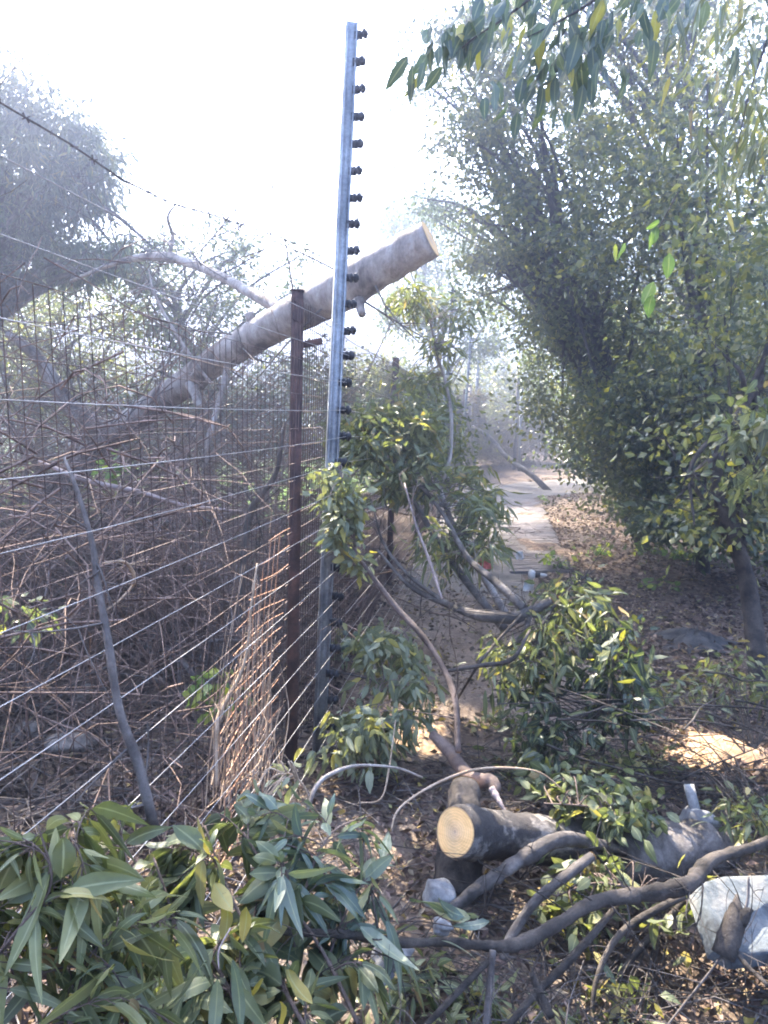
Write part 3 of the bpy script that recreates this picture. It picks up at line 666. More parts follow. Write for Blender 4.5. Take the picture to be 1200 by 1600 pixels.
# ---------------------------------------------------------------- leafy things
def cloud(center, radii, n, clumps, csize):
    """leaf positions in lumpy clusters through a volume, with gaps between the clusters"""
    u = unit(R.normal(size=(clumps, 3)))*(R.random((clumps, 1))**(1/2.4)); cc = np.asarray(center)+u*np.asarray(radii)
    ci = R.integers(0, clumps, n); cs = csize*R.uniform(.5, 1.3, clumps)
    pos = cc[ci]+R.normal(size=(n, 3))*cs[ci][:, None]*np.array([1, 1, .7])*.6
    return pos, cc, unit(pos-cc[ci])
def tree(name, label, base, crowns, mat, leaf=(.055, .028), trunk_r=.1, bark='bark_dark', group=None, shape='oval', rows=2, droop=.4, lean=(0, 0), tw=60, cat='tree', top=None, gap=False, limbs=8, hang=.35, extra=None):
    base = np.asarray(base, float); root = empty(name, base, label, cat, group)
    ctr = np.mean([c[0] for c in crowns], 0) if top is None else np.asarray(top)
    tm = MB(); line = smooth_line([base-np.array([0, 0, .05]), base+(ctr-base)*.35+R.normal(0, .12, 3)*[1, 1, 0], base+(ctr-base)*.7+R.normal(0, .15, 3)*[1, 1, 0], ctr], 6)
    tm.tube(line, [trunk_r, trunk_r*.85, trunk_r*.7, trunk_r*.35], 9, True, .5, .04)
    tm.build('trunk', M[bark], root, True)
    bm = MB(); lm = MB()
    for (c, rd, n, cl, cs) in crowns:
        pos, cc, outd = cloud(c, rd, n, cl, cs)
        if gap:
            k = ~in_gap(pos); pos, outd = pos[k], outd[k]
        pos_ok = pos[:, 2] > .05; pos, outd = pos[pos_ok], outd[pos_ok]
        n_ = len(pos); d = unit(outd*.8+R.normal(size=(n_, 3))*.8+np.array([0, 0, -hang]))
        L = leaf[0]*R.uniform(.6, 1.3, n_); W = leaf[1]*R.uniform(.7, 1.3, n_)*L/leaf[0]
        add_leaves(lm, pos, d, L, W, shape, rows, droop, .25)
        for i in R.choice(len(cc), min(len(cc), limbs), replace=False):
            j = R.integers(len(line)//3, len(line)); p = line[j]; q = cc[i]
            m_ = (p+q)/2+np.array([0, 0, .12*np.linalg.norm(q-p)])+R.normal(0, .08, 3)
            l = smooth_line([p, m_, q], 5)
            if gap and in_gap(l).any(): continue
            bm.tube(l, [trunk_r*.38, trunk_r*.10], 5, False); twigs_off(bm, l, max(2, tw//limbs), np.mean(rd)*.45, trunk_r*.07, depth=1)
    bm.build('branches', M[bark], root); lm.build('crown', M[mat], root)
    return root

# trees on the bank right of the path
T_G = 'trees on the bank beside the path'
def crown(px, py, d, rx, ry, rz, n, cl=40, cs=.4): return (P(px, py, d), (rx, ry, rz), n, cl, cs)
tree('bank_tree', 'nearest bank tree with a dark trunk at the frame edge and sparse yellowing leaves', G(1192, 1095), [crown(1230, 420, 4.6, .75, .8, 1.2, 3744, 40, .28), crown(1150, 760, 4.4, .5, .6, .45, 1296, 16, .22)], 'tree_leaf_yellow', (.06, .032), .055, 'bark_dark', T_G, gap=True)
tree('bank_tree', 'leafy bank tree with a forked dark stem and yellow flecks behind the hanging gum leaves', G(1100, 905), [crown(1080, 330, 6.6, 1.1, 1.2, 1.3, 7257, 85, .25), crown(1120, 620, 6.6, .9, .9, .5, 4860, 45, .25)], 'tree_leaf_yellow', (.066, .036), .07, 'bark_dark', T_G, gap=True)
tree('bank_tree', 'broad grey green bank tree whose boughs overhang the path', G(1010, 860), [crown(920, 400, 8.2, 1.25, 1.3, 1.6, 11404, 110, .30), crown(970, 630, 8.0, 1.0, 1.2, .7, 6220, 55, .30), crown(800, 190, 8.0, .8, .9, .9, 5508, 50, .26), crown(760, 400, 8.6, .35, .5, .5, 1166, 16, .2)], 'tree_leaf_yellow', (.07, .036), .09, 'bark_dark', T_G, limbs=14)
tree('bank_tree', 'tall bank tree with blue grey leaves reaching into the bright sky', G(985, 820), [crown(830, 330, 10.0, 1.2, 1.4, 1.5, 7257, 80, .32), crown(905, 540, 10.5, .95, 1.2, 1.0, 6220, 50, .34), crown(720, 80, 10.0, .9, 1, .9, 3369, 40, .28), crown(690, 330, 11, .5, .6, .35, 936, 14, .2)], 'tree_leaf', (.065, .034), .10, 'bark_dark', T_G)
tree('bank_tree', 'low leafy bank tree hanging over the far turn of the path', G(1000, 775), [crown(955, 590, 13, 1.0, 1.4, 1.4, 7776, 50, .45), crown(1010, 685, 12, 1.2, 1.4, .7, 6220, 45, .45)], 'tree_leaf', (.075, .038), .10, 'bark_dark', T_G)
tree('bank_tree', 'dark bushy bank tree with foliage down to the leaf covered slope', G(1130, 850), [crown(1140, 810, 6.6, .75, .8, .26, 5400, 34, .2), crown(1030, 770, 8.6, .8, .9, .3, 4500, 30, .22), crown(1040, 720, 7.6, 1.0, .9, .65, 7776, 50, .34), crown(1180, 720, 7.2, .8, .9, .9, 5832, 40, .34), crown(1130, 520, 8.5, 1.2, 1, .9, 7128, 40, .4)], 'tree_leaf', (.065, .032), .06, 'bark_dark', T_G)
tree('bank_tree', 'tall bank tree behind the others filling the upper corner', G(1180, 800), [crown(1060, -20, 9.0, 1.7, 1.3, .8, 8500, 60, .3), crown(840, -30, 9.5, 1.0, 1.0, .6, 3600, 30, .26), crown(1130, 150, 9.5, 1.8, 1.5, 1.6, 8812, 95, .34), crown(950, 110, 9.0, 1.1, 1.4, 1.2, 6480, 55, .32), crown(1180, 430, 11, 1.6, 1.5, 1.8, 8294, 60, .45)], 'tree_leaf_yellow', (.065, .034), .10, 'bark_dark', T_G)
# background trees beyond the bank, closing the view
tree('bank_tree', 'furthest dark trees of the bank seen between the trunks', G(1150, 745), [crown(1130, 640, 17, 3.2, 2, 2.2, 22000, 70, .7), crown(1040, 500, 19, 2.6, 2, 3, 16000, 60, .8), crown(980, 690, 17, 1.4, 1.6, 1.0, 9000, 30, .6)], 'dark_leaf', (.12, .06), .14, 'bark_dark', T_G)
# trees beyond the fence
L_G = 'trees beyond the fence'
tree('far_tree', 'drooping grey leaved tree high at the left frame edge in the glare', G(-260, 860), [crown(70, 255, 9, 1.0, 1.2, .75, 12000, 44, .30), crown(-120, 200, 9, 1.5, 1.4, 1.2, 9000, 44, .4), crown(50, 380, 9.3, 1.3, 1.1, .55, 4200, 36, .26), crown(150, 400, 9.6, .9, 1, .4, 2200, 24, .22)], 'gum_leaf_blue', (.12, .026), .14, 'bark_grey', L_G, hang=1.2, limbs=20, tw=120)
tree('far_tree', 'thin crowned tree above the pale side limb of the hanging trunk', G(330, 800), [crown(330, 470, 11, 1.6, 1.3, 1.2, 6500, 40, .36), crown(200, 420, 11, .9, 1, .5, 2200, 16, .3)], 'tree_leaf', (.07, .035), .09, 'bark_grey', L_G)
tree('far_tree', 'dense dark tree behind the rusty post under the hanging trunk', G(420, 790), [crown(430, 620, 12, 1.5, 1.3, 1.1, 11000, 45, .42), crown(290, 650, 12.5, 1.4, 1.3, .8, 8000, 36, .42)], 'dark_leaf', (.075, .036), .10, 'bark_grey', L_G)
tree('far_tree', 'hazy broad tree behind the bare shrubs at the left frame edge', G(60, 790), [crown(50, 490, 12, 1.9, 1.5, 1.1, 11000, 50, .4), crown(70, 610, 12, 2.0, 1.3, .7, 9000, 40, .4)], 'tree_leaf_yellow', (.07, .035), .11, 'bark_grey', L_G)
tree('far_tree', 'small thin tree in the gap behind the sawn end of the trunk', G(690, 745), [crown(650, 480, 17, .9, 1, .8, 3600, 22, .36), crown(740, 500, 18, .9, 1, 1.0, 2600, 18, .4)], 'tree_leaf', (.09, .05), .07, 'bark_grey', L_G)
tree('far_tree', 'faint tree top rising behind the sawn trunk end against the sky', G(700, 725), [crown(620, 350, 20, 1.5, 1.3, .8, 4500, 30, .45), crown(700, 400, 22, 1.4, 1.3, 1.3, 4000, 26, .5)], 'tree_leaf', (.10, .055), .10, 'bark_grey', L_G)
tree('far_tree', 'bare branched tree behind the far corner of the fence', G(800, 715), [crown(790, 600, 27, 2.4, 1.6, 1.6, 5000, 34, .5), crown(840, 640, 27, 2.2, 1.6, 1.2, 7000, 34, .6)], 'tree_leaf_yellow', (.11, .055), .10, 'bark_brown', L_G, tw=200, limbs=22)
tree('far_tree', 'bushy olive tree standing behind the far mesh panel', G(740, 722), [crown(700, 640, 24, 2.2, 1.6, 1.2, 8000, 34, .6), crown(600, 620, 16, 1.3, 1.4, .9, 7000, 34, .45)], 'tree_leaf_yellow', (.10, .05), .10, 'bark_brown', L_G, tw=140, limbs=16)
tree('far_tree', 'brown thicket of dry bushes just behind the far mesh panel', G(800, 718), [crown(790, 685, 26, 3.2, 1.6, 1.0, 15000, 60, .45), crown(690, 660, 22, 1.6, 1.6, 1.1, 8000, 34, .4)], 'brown_leaf', (.09, .04), .08, 'bark_brown', L_G, tw=200, limbs=26)
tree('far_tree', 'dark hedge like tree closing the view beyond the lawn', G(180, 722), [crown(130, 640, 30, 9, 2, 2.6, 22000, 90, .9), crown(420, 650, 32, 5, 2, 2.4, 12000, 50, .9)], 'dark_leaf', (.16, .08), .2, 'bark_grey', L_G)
# unseen tree overhead, crowns added and shaped to shade foreground and far path
tree('shade_gum_tree', 'large unseen gum tree added overhead so its crown shades the path', (-7.5, 5.5, 0),
     [((-3.0, 9.5, 9.2), (4.6, 4.2, .9), 60000, 260, .6), ((0.9, 7.0, 9.2), (2.0, 2.8, .8), 12000, 80, .5), ((-4.9, 16.0, 12.9), (3.3, 3.0, .8), 20000, 110, .6), ((-4.0, 20.5, 15.4), (4.5, 3.2, .8), 22000, 110, .6), ((-6, 6, 7.5), (2, 3, 1.2), 5000, 40, .5)],
     'gum_leaf', (.15, .048), .28, 'bark_pale', None, gap=True, limbs=8, tw=24, hang=.5, top=(-6.0, 6.5, 8.0))

def plant(name, label, cat, stems, clouds, mat, leaf, bark='bark_brown', shape='oval', rows=5, droop=.35, hang=.3, group=None, tw=0, cut=None, twl=.2, leafname='leaves', outw=.9, leafpts=None, fold=.25, twr=.003):
    """a bough or bush: stems as polylines with radii, leaves in clouds or along given points"""
    lines = []; sm = MB()
    for pts, rr in stems:
        l = smooth_line(pts, 6); lines.append(l); sm.tube(l, rr, 8 if np.max(rr) > .01 else 6, True, .6, .04)
    base = lines[0][0] if lines else np.asarray(clouds[0][0])-np.array([0, 0, clouds[0][1][2]])
    root = empty(name, base, label, cat, group); lm = MB(); tm = MB(); allp = np.vstack(lines) if lines else np.array([base])
    if lines: sm.build('stem', M[bark], root, True)
    for (c, rd, n, cl, cs) in clouds:
        pos, cc, od = cloud(c, rd, n, cl, cs)
        pos[:, 2] = np.maximum(pos[:, 2], .02+.02*R.random(len(pos)))
        d = unit(od*outw+R.normal(size=(n, 3))*.6+np.array([0, 0, -hang])); L = leaf[0]*R.uniform(.55, 1.25, n)
        add_leaves(lm, pos, d, L, L*leaf[1]/leaf[0]*R.uniform(.75, 1.25, n), shape, rows, droop, fold)
        for q in cc[:min(len(cc), 14)]:
            p = allp[np.argmin(np.linalg.norm(allp-q, axis=1)+R.random(len(allp))*.05)]
            m_ = (p+q)/2+R.normal(0, .02, 3)+np.array([0, 0, .02]); l = smooth_line([p, m_, q], 4)
            tm.tube(l, [twr, twr*.45], 5, False); twigs_off(tm, l, 3, cs*.9, twr*.45, depth=0)
    if tw:
        for l in lines: twigs_off(tm, l, tw, twl, twr, depth=1)
    if tm.n: tm.build('twigs', M[bark], root)
    if leafpts is not None:
        pos, d, L = leafpts; add_leaves(lm, pos, d, L, L*leaf[1]/leaf[0], shape, rows, droop, fold)
    if lm.n: lm.build(leafname, M[mat], root, rows > 2)
    if cut: cut_disc(lines[0][0], lines[0][0]-lines[0][1], cut, 'cut_face', root)
    return root

# leaves hanging near the lens at the top of the picture
def spray(px0, py0, px1, py1, d0, d1, n, L, sag=0.0, spreadpx=0.03, hang=1.0):
    a, b = P(px0, py0, d0), P(px1, py1, d1); t = np.linspace(0, 1, n)[:, None]
    pos = a+(b-a)*t+np.array([0, 0, -1])*sag*t*t+R.normal(0, spreadpx, (n, 3)); dd = unit(b-a)
    d = unit(dd*R.uniform(.2, .9, (n, 1))+R.normal(size=(n, 3))*.35+np.array([0, 0, -hang])); return pos, d, L*R.uniform(.7, 1.2, n)
def join(*a): return tuple(np.concatenate([x[i] for x in a]) for i in range(3))
plant('hanging_branch', 'dark leafed twig hanging into the sky at the top, its tips nearest the steel post', 'branch',
      [([P(900, -60, 1.9), P(800, 20, 1.85), P(740, 60, 1.8), P(700, 95, 1.8)], [.004, .003, .002, .001])], [], 'hang_leaf', (.06, .027), 'bark_dark', 'oval', 6, .3, 1,
      leafpts=join(spray(800, 0, 700, 70, 1.85, 1.8, 34, .06, 0, .035), spray(740, 30, 655, 100, 1.8, 1.8, 20, .06, .01, .022), spray(760, 90, 770, 130, 1.9, 1.9, 2, .09, 0, .005)))
plant('hanging_branch', 'broad leaved green branch hanging at the top centre of the bank trees', 'branch',
      [([P(1000, -80, 2.2), P(940, -10, 2.1), P(880, 30, 2.1), P(820, 60, 2.1)], [.006, .005, .003, .001])], [], 'hang_leaf', (.07, .034), 'bark_dark', 'oval', 6, .3, 1,
      leafpts=join(spray(960, -20, 820, 40, 2.1, 2.1, 80, .07, 0, .08), spray(910, 20, 870, 140, 2.2, 2.2, 50, .07, 0, .07), spray(860, 60, 790, 165, 2.3, 2.3, 20, .07, 0, .035), spray(1120, -20, 980, 10, 2.4, 2.2, 40, .07, 0, .07)))
plant('hanging_branch', 'long narrow leaved branch hanging down the upper frame corner', 'branch',
      [([P(1240, -40, 2.6), P(1200, 60, 2.6), P(1170, 150, 2.6), P(1150, 240, 2.6)], [.007, .005, .003, .001])], [], 'gum_leaf_olive', (.09, .02), 'bark_dark', 'long', 6, .3, 1,
      leafpts=join(spray(1210, 0, 1150, 190, 2.6, 2.6, 110, .085, 0, .10), spray(1200, 150, 1130, 290, 2.7, 2.6, 60, .085, 0, .07), spray(1180, -20, 1060, 60, 2.5, 2.5, 50, .085, 0, .06)))
plant('hanging_branch', 'single twig of pale translucent leaves in front of the bank trees', 'branch',
      [([P(1060, 300, 2.8), P(1020, 370, 2.8), P(985, 400, 2.75)], [.003, .002, .001])], [], 'weed_leaf', (.07, .04), 'bark_dark', 'oval', 6, .3, 1,
      leafpts=join(spray(1040, 350, 960, 390, 2.8, 2.75, 5, .07, 0, .03), spray(1040, 390, 1015, 460, 2.8, 2.8, 3, .07, 0, .02)))
plant('leafy_branch', 'blue green leafy branch reaching in from the frame edge at mid height', 'branch',
      [([P(1290, 690, 3.0), P(1220, 690, 3.0), P(1160, 670, 3.0), P(1110, 680, 3.0)], [.01, .007, .004, .002])],
      [(P(1175, 672, 3.0), (.20, .25, .09), 190, 16, .08), (P(1190, 745, 3.2), (.15, .25, .08), 90, 9, .07), (P(1240, 640, 3.0), (.15, .2, .12), 100, 8, .08)], 'gum_leaf', (.056, .030), 'bark_dark', 'oval', 5, .3, .5)

# ---- midground: felled boughs around the fence and path
plant('fallen_bough', 'dark green leafy bough propped against the fence beside the tall steel post', 'branch',
      [([P(790, 985, 3.6), P(700, 870, 4.0), P(640, 770, 4.2), P(600, 690, 4.3)], [.022, .018, .012, .006])],
      [(P(618, 672, 4.4), (.30, .3, .16), 2100, 46, .10), (P(640, 740, 4.3), (.22, .3, .16), 800, 24, .10), (P(570, 700, 4.2), (.12, .2, .10), 360, 10, .08)], 'gum_leaf', (.06, .022), 'bark_grey', 'oval', 4, .3, .25, tw=8)
plant('fallen_bough', 'pale dry leafed cluster lit by the sun in front of the tall steel post', 'branch',
      [([P(556, 868, 3.3), P(552, 830, 3.28), P(540, 780, 3.28), P(530, 735, 3.3)], [.008, .006, .004, .002])],
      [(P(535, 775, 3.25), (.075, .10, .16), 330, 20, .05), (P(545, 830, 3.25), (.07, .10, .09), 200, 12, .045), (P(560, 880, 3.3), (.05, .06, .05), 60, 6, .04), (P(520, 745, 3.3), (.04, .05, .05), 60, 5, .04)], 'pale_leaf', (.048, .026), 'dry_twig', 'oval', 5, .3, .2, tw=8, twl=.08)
# curved pale sapling
plant('sapling', 'pale curving sapling stem rising with a thin leafy top before the far posts', 'tree',
      [([P(790, 960, 3.9), P(755, 900, 4.1), P(722, 850, 4.2), P(700, 800, 4.25), P(688, 762, 4.3), P(703, 715, 4.3), P(705, 650, 4.35), P(697, 600, 4.4), P(683, 555, 4.4), P(672, 500, 4.4)], [.022, .02, .017, .015, .015, .012, .011, .009, .007, .004])],
      [(P(640, 470, 4.4), (.16, .2, .10), 300, 16, .08), (P(720, 500, 4.5), (.16, .2, .14), 170, 12, .08), (P(680, 540, 4.4), (.14, .2, .1), 140, 10, .07), (P(655, 600, 4.6), (.2, .2, .07), 260, 12, .08)], 'gum_leaf', (.06, .02), 'bark_pale', 'long', 4, .3, .4)
bo = plant('fallen_bough', 'forked grey bough with a fresh sawn end lying across the path', 'branch',
      [([P(862, 938, 3.35), P(830, 955, 3.35), P(800, 965, 3.35), P(750, 962, 3.4), P(700, 945, 3.6), P(640, 915, 3.8), P(590, 860, 3.9)], [.018, .024, .028, .026, .018, .012, .006]),
       ([P(818, 950, 3.35), P(770, 905, 3.5), P(730, 870, 3.7), P(690, 800, 4.0), P(640, 740, 4.1)], [.02, .018, .015, .011, .006]),
       ([P(826, 955, 3.35), P(860, 975, 3.3), P(900, 1000, 3.2), P(930, 1010, 3.2)], [.012, .012, .009, .005]),
       ([P(826, 960, 3.35), P(822, 985, 3.3), P(800, 1010, 3.25)], [.014, .013, .015]),
       ([P(700, 945, 3.6), P(640, 900, 3.8), P(600, 850, 3.9), P(580, 780, 4.0)], [.012, .01, .007, .003])],
      [(P(748, 790, 4.3), (.14, .4, .12), 380, 20, .07), (P(752, 850, 4.0), (.13, .3, .13), 380, 18, .07), (P(735, 745, 4.8), (.15, .3, .07), 170, 10, .07), (P(685, 850, 4.0), (.14, .3, .13), 170, 10, .08)], 'gum_leaf', (.085, .02), 'bark_grey', 'long', 5, .35, .5, tw=12, cut=.0175, twl=.3)
plant('fallen_bough', 'drooping green foliage below the sawn bough end', 'branch',
      [([P(870, 1060, 3.1), P(840, 1000, 3.2), P(880, 930, 3.4), P(930, 890, 3.6)], [.01, .009, .006, .003])],
      [(P(900, 940, 3.4), (.15, .25, .09), 330, 16, .08), (P(860, 1000, 3.2), (.14, .25, .11), 260, 14, .07), (P(790, 1040, 3.2), (.12, .25, .10), 200, 12, .07), (P(900, 915, 3.6), (.1, .2, .03), 80, 6, .06)], 'gum_leaf', (.07, .022), 'bark_dark', 'long', 5, .35, .6, tw=6)
plant('fallen_bough', 'dark shady leaf mass beside the path edge between sawn bough and soil mound', 'branch',
      [([G(940, 1180), P(950, 1100, 3.0), P(960, 1030, 3.1), P(975, 960, 3.2)], [.012, .01, .007, .003])],
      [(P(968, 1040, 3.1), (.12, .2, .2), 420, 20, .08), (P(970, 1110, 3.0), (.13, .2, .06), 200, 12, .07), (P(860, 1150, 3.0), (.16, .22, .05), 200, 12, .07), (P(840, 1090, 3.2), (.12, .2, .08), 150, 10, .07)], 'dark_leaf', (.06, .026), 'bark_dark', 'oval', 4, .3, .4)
plant('fallen_bough', 'wilted grey green leaves lying at the foot of the mesh right of the steel post', 'branch',
      [([G(560, 1235), P(580, 1130, 3.3), P(600, 1060, 3.5), P(640, 1000, 3.7)], [.008, .007, .005, .002])],
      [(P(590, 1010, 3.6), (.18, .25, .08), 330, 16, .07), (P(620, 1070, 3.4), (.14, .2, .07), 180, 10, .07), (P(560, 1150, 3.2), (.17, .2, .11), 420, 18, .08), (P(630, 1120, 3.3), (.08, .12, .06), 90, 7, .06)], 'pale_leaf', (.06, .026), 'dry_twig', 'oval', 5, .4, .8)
stick('fallen_branch', 'brown curved branch arching up from the logs to the sunlit pale leaves', 'branch',
      [P(716, 1175, 2.75), P(712, 1100, 2.85), P(698, 1055, 2.95), P(665, 1000, 3.05), P(620, 950, 3.15), P(585, 905, 3.2), P(558, 868, 3.25)], [.011, .011, .013, .013, .012, .010, .007], 'bark_brown', 9, (8, .28, .003))
stick('fallen_branch', 'thin straight grey stem crossing in front of the dark leafy bough', 'branch',
      [P(690, 935, 3.4), P(672, 880, 3.5), P(650, 820, 3.6), P(632, 755, 3.7)], [.006, .007, .006, .004], 'dry_twig', 7, (5, .2, .002))
stick('fallen_branch', 'thin dark crooked branch curving up from the soil beside the arching brown branch', 'branch',
      [G(705, 1110), P(740, 1050, 3.1), P(770, 1010, 3.2), P(815, 960, 3.3)], [.005, .007, .007, .005], 'bark_dark', 7, (6, .2, .002))
stick('fallen_branch', 'short dark hooked branch hanging under the drooping green foliage', 'branch',
      [P(690, 1050, 3.1), P(750, 1040, 3.05), P(800, 1030, 3.0), P(828, 985, 3.1)], [.006, .009, .010, .006], 'bark_dark', 7, (6, .15, .002))
stick('fallen_branch', 'thin sunlit reddish stem arching over the logs toward the foreground leaves', 'branch',
      [P(610, 1300, 2.1), P(625, 1262, 2.15), P(680, 1225, 2.25), P(740, 1203, 2.35), P(800, 1200, 2.4), P(845, 1208, 2.45), P(880, 1235, 2.45)], [.0025, .0035, .004, .004, .0035, .003, .002], 'dry_stalk', 7)
stick('fallen_branch', 'thin bright stem forking upright left of the arching reddish stem', 'branch',
      [P(560, 1255, 2.3), P(595, 1248, 2.35), P(608, 1200, 2.4), P(618, 1125, 2.45)], [.003, .003, .003, .0015], 'dry_stalk', 6)
stick('fallen_branch', 'white sunlit bent stem standing between the wires and the foreground leaves', 'branch',
      [P(478, 1270, 2.0), P(495, 1228, 2.05), P(520, 1208, 2.1), P(560, 1196, 2.2), P(620, 1200, 2.4), P(660, 1215, 2.5)], [.005, .006, .0065, .005, .004, .003], 'bark_pale', 7)

# ---- background shrubs at the path and low weeds
plant('fallen_bough', 'hazy green bush growing along the fence beyond the dark leafy bough', 'bush',
      [([G(650, 850), P(650, 730, 7), P(640, 640, 7)], [.02, .014, .006])],
      [(P(640, 640, 7), (.5, .5, .22), 1500, 30, .16), (P(700, 690, 8), (.3, .5, .3), 900, 20, .16)], 'tree_leaf', (.06, .024), 'bark_grey', 'oval', 2, .3, .4)
W_G = 'low weeds on the bank'
for (px, py, n, s, lab) in [(870, 888, 46, .09, 'pale green weed patch beside the end of the paving strip'), (925, 872, 40, .09, 'yellow green weed in a sun fleck on the leaf covered bank'),
                            (1010, 868, 60, .09, 'weed clump with broad leaves at the foot of the bank trees'), (1075, 880, 60, .08, 'weed clump beside the yellow leaf on the slope'),
                            (1050, 850, 30, .07, 'upright blue green weed standing above the others on the slope'), (760, 722, 60, .3, 'tuft of yellow green weed at the foot of the far corner post'),
                            (1040, 925, 20, .07, 'small weed below the broad leaved clump'), (855, 788, 16, .08, 'tiny green sprig right of the path bend')]:
    b = G(px, py); plant('weed', lab, 'weed', [([b, b+np.array([.01, 0, .08]), b+np.array([.0, .01, .16*s/.09])], [.003, .002, .001])], [(b+np.array([0, 0, .09*s/.09]), (.22*s/.09, .12, .06*s/.09), n, 8, s)], 'weed_leaf', (.075*max(1, s/.12), .045*max(1, s/.12)), 'bark_brown', 'oval', 4, .3, -.3, W_G)
# shrubs behind the mesh with green leaves
for (px, py, d, n, mat, lab) in [(330, 1090, 3.3, 60, 'weed_leaf', 'bright green leafed sprig behind the sunlit mesh'), (30, 960, 3.0, 34, 'tree_leaf', 'yellow green sprig behind the wires at the frame edge'),
                              (540, 1010, 4.6, 60, 'gum_leaf_blue', 'blue green leaf sprig low between the two near posts'), (180, 735, 4.5, 24, 'weed_leaf', 'few lime leaves under the fork of the hanging trunk')]:
    c = P(px, py, d); plant('shrub', lab, 'shrub', [([np.array([c[0], c[1], 0.]), c-np.array([.02, 0, .1]), c], [.004, .003, .001])], [(c, (.12, .12, .12), n, 8, .05)], mat, (.06, .038), 'bark_brown', 'oval', 5, .3, .1)

# ---------------------------------------------------------------- logs and debris in front
def lg(px, py, d): return P(px, py, d)
log('cut_log', 'thick log with a round orange sawn face turned to the camera and peeling grey bark', 'log',
    [P(712, 1300, 2.28), P(770, 1304, 2.42), P(850, 1313, 2.52), P(930, 1320, 2.62), P(1000, 1318, 2.72)], [.076, .079, .080, .078, .070], 'bark_blotch', True, False, 28, .022, 8)
log('cut_log', 'short dark log leaning upright behind the orange sawn face', 'log',
    [G(712, 1395, .02), P(722, 1300, 2.55), P(727, 1225, 2.68)], [.08, .07, .052], 'bark_dark', False, True, 20, .03, 8)
log('cut_log', 'shaded log end with a torn top behind the white rounded stone', 'log',
    [P(960, 1345, 2.55), P(1030, 1335, 2.62), P(1100, 1330, 2.7), P(1135, 1328, 2.75)], [.085, .105, .10, .06], 'bark_grey', False, False, 22, .05, 8)
log('forked_branch', 'thick brown forked branch piece resting on the sand above the dark log', 'branch',
    [P(676, 1148, 2.98), P(700, 1172, 2.9), P(735, 1215, 2.75), P(768, 1222, 2.7), P(775, 1240, 2.66)], [.018, .023, .027, .027, .018], 'bark_brown', False, False, 14, .03)
log('split_branch', 'small split branch with a pale torn end pointing down right of the dark log', 'branch',
    [P(768, 1232, 2.62), P(780, 1252, 2.58), P(790, 1270, 2.55)], [.013, .010, .006], 'dry_twig', False, False, 10, .06)
log('grey_branch', 'smooth curved grey branch resting against the big log below its bark patch', 'branch',
    [P(700, 1425, 2.15), P(760, 1380, 2.2), P(820, 1340, 2.25), P(875, 1312, 2.3), P(930, 1318, 2.4), P(975, 1330, 2.5)], [.017, .022, .023, .022, .019, .012], 'bark_grey', False, False, 14, .05, part='stem', twigs=(5, .10, .003))
log('grey_branch', 'short straight pale grey stick with a sawn end in front of the curved grey branch', 'branch',
    [P(925, 1338, 2.15), P(880, 1372, 2.1), P(835, 1410, 2.08), P(800, 1462, 2.05), P(785, 1500, 2.02)], [.013, .0145, .0145, .013, .010], 'bark_grey', True, False, 12, .05, part='stem')
log('long_branch', 'long sinuous dark branch crossing the whole lower right of the picture', 'branch',
    [P(1260, 1290, 2.3), P(1180, 1322, 2.2), P(1110, 1345, 2.1), P(1075, 1382, 2.0), P(1000, 1398, 1.95), P(930, 1410, 1.9), P(870, 1445, 1.85), P(810, 1475, 1.8), P(760, 1478, 1.78), P(700, 1472, 1.75), P(620, 1472, 1.7), P(540, 1460, 1.65), P(440, 1455, 1.6)],
    [.012, .014, .019, .022, .019, .018, .017, .015, .012, .011, .010, .009, .007], 'bark_dark', False, False, 12, .06, part='stem', twigs=(22, .2, .003))
DB = 'thin dark branches strewn over the lower corner'
for (pts, rr, lab) in [
    ([(960, 1420, 1.95), (900, 1490, 1.85), (840, 1550, 1.8), (780, 1620, 1.72)], [.008, .010, .010, .008], 'straight dark branch running down from the middle of the long branch to the frame bottom'),
    ([(770, 1485, 1.76), (765, 1540, 1.74), (758, 1620, 1.7)], [.008, .009, .009], 'upright grey stem dropping from the long branch near the pale rubble'),
    ([(765, 1500, 1.76), (720, 1545, 1.7), (640, 1630, 1.62)], [.007, .008, .006], 'dark branch slanting down past the pale rubble'),
    ([(1070, 1400, 2.1), (1010, 1430, 2.08), (960, 1470, 2.05), (930, 1540, 2.0), (925, 1610, 1.95)], [.009, .010, .009, .007, .004], 'dark twisted branch below the thick bend of the long branch'),
    ([(1090, 1385, 2.25), (1040, 1440, 2.2), (985, 1500, 2.1), (950, 1560, 2.05)], [.010, .009, .008, .005], 'second twisted branch between the slab and the yellow leaves'),
    ([(1170, 1370, 2.0), (1165, 1420, 1.98), (1130, 1490, 1.95), (1060, 1580, 1.9), (1020, 1630, 1.85)], [.003, .004, .0035, .003, .002], 'thin grey stick lying across the pale slab'),
    ([(1200, 1540, 1.8), (1160, 1500, 1.9), (1130, 1450, 2.0)], [.005, .006, .003], 'short reddish branch on the soil under the pale slab'),
    ([(860, 1590, 1.75), (840, 1545, 1.8), (830, 1520, 1.8)], [.012, .010, .006], 'stubby dark branch end at the bottom edge'),
    ([(420, 1580, 1.5), (520, 1510, 1.6), (600, 1470, 1.68), (650, 1440, 1.7)], [.004, .004, .003, .002], 'thin branch rising under the centre leaves toward the rubble'),
    ([(560, 1230, 2.0), (570, 1330, 1.8), (590, 1450, 1.65)], [.002, .003, .003], 'thin upright twig through the centre leaves')]:
    stick('strewn_branch', lab, 'branch', [P(*q) for q in pts], rr, 'bark_dark' if 'grey' not in lab else 'grey_twig', 8, (8, .16, .002), group=DB)
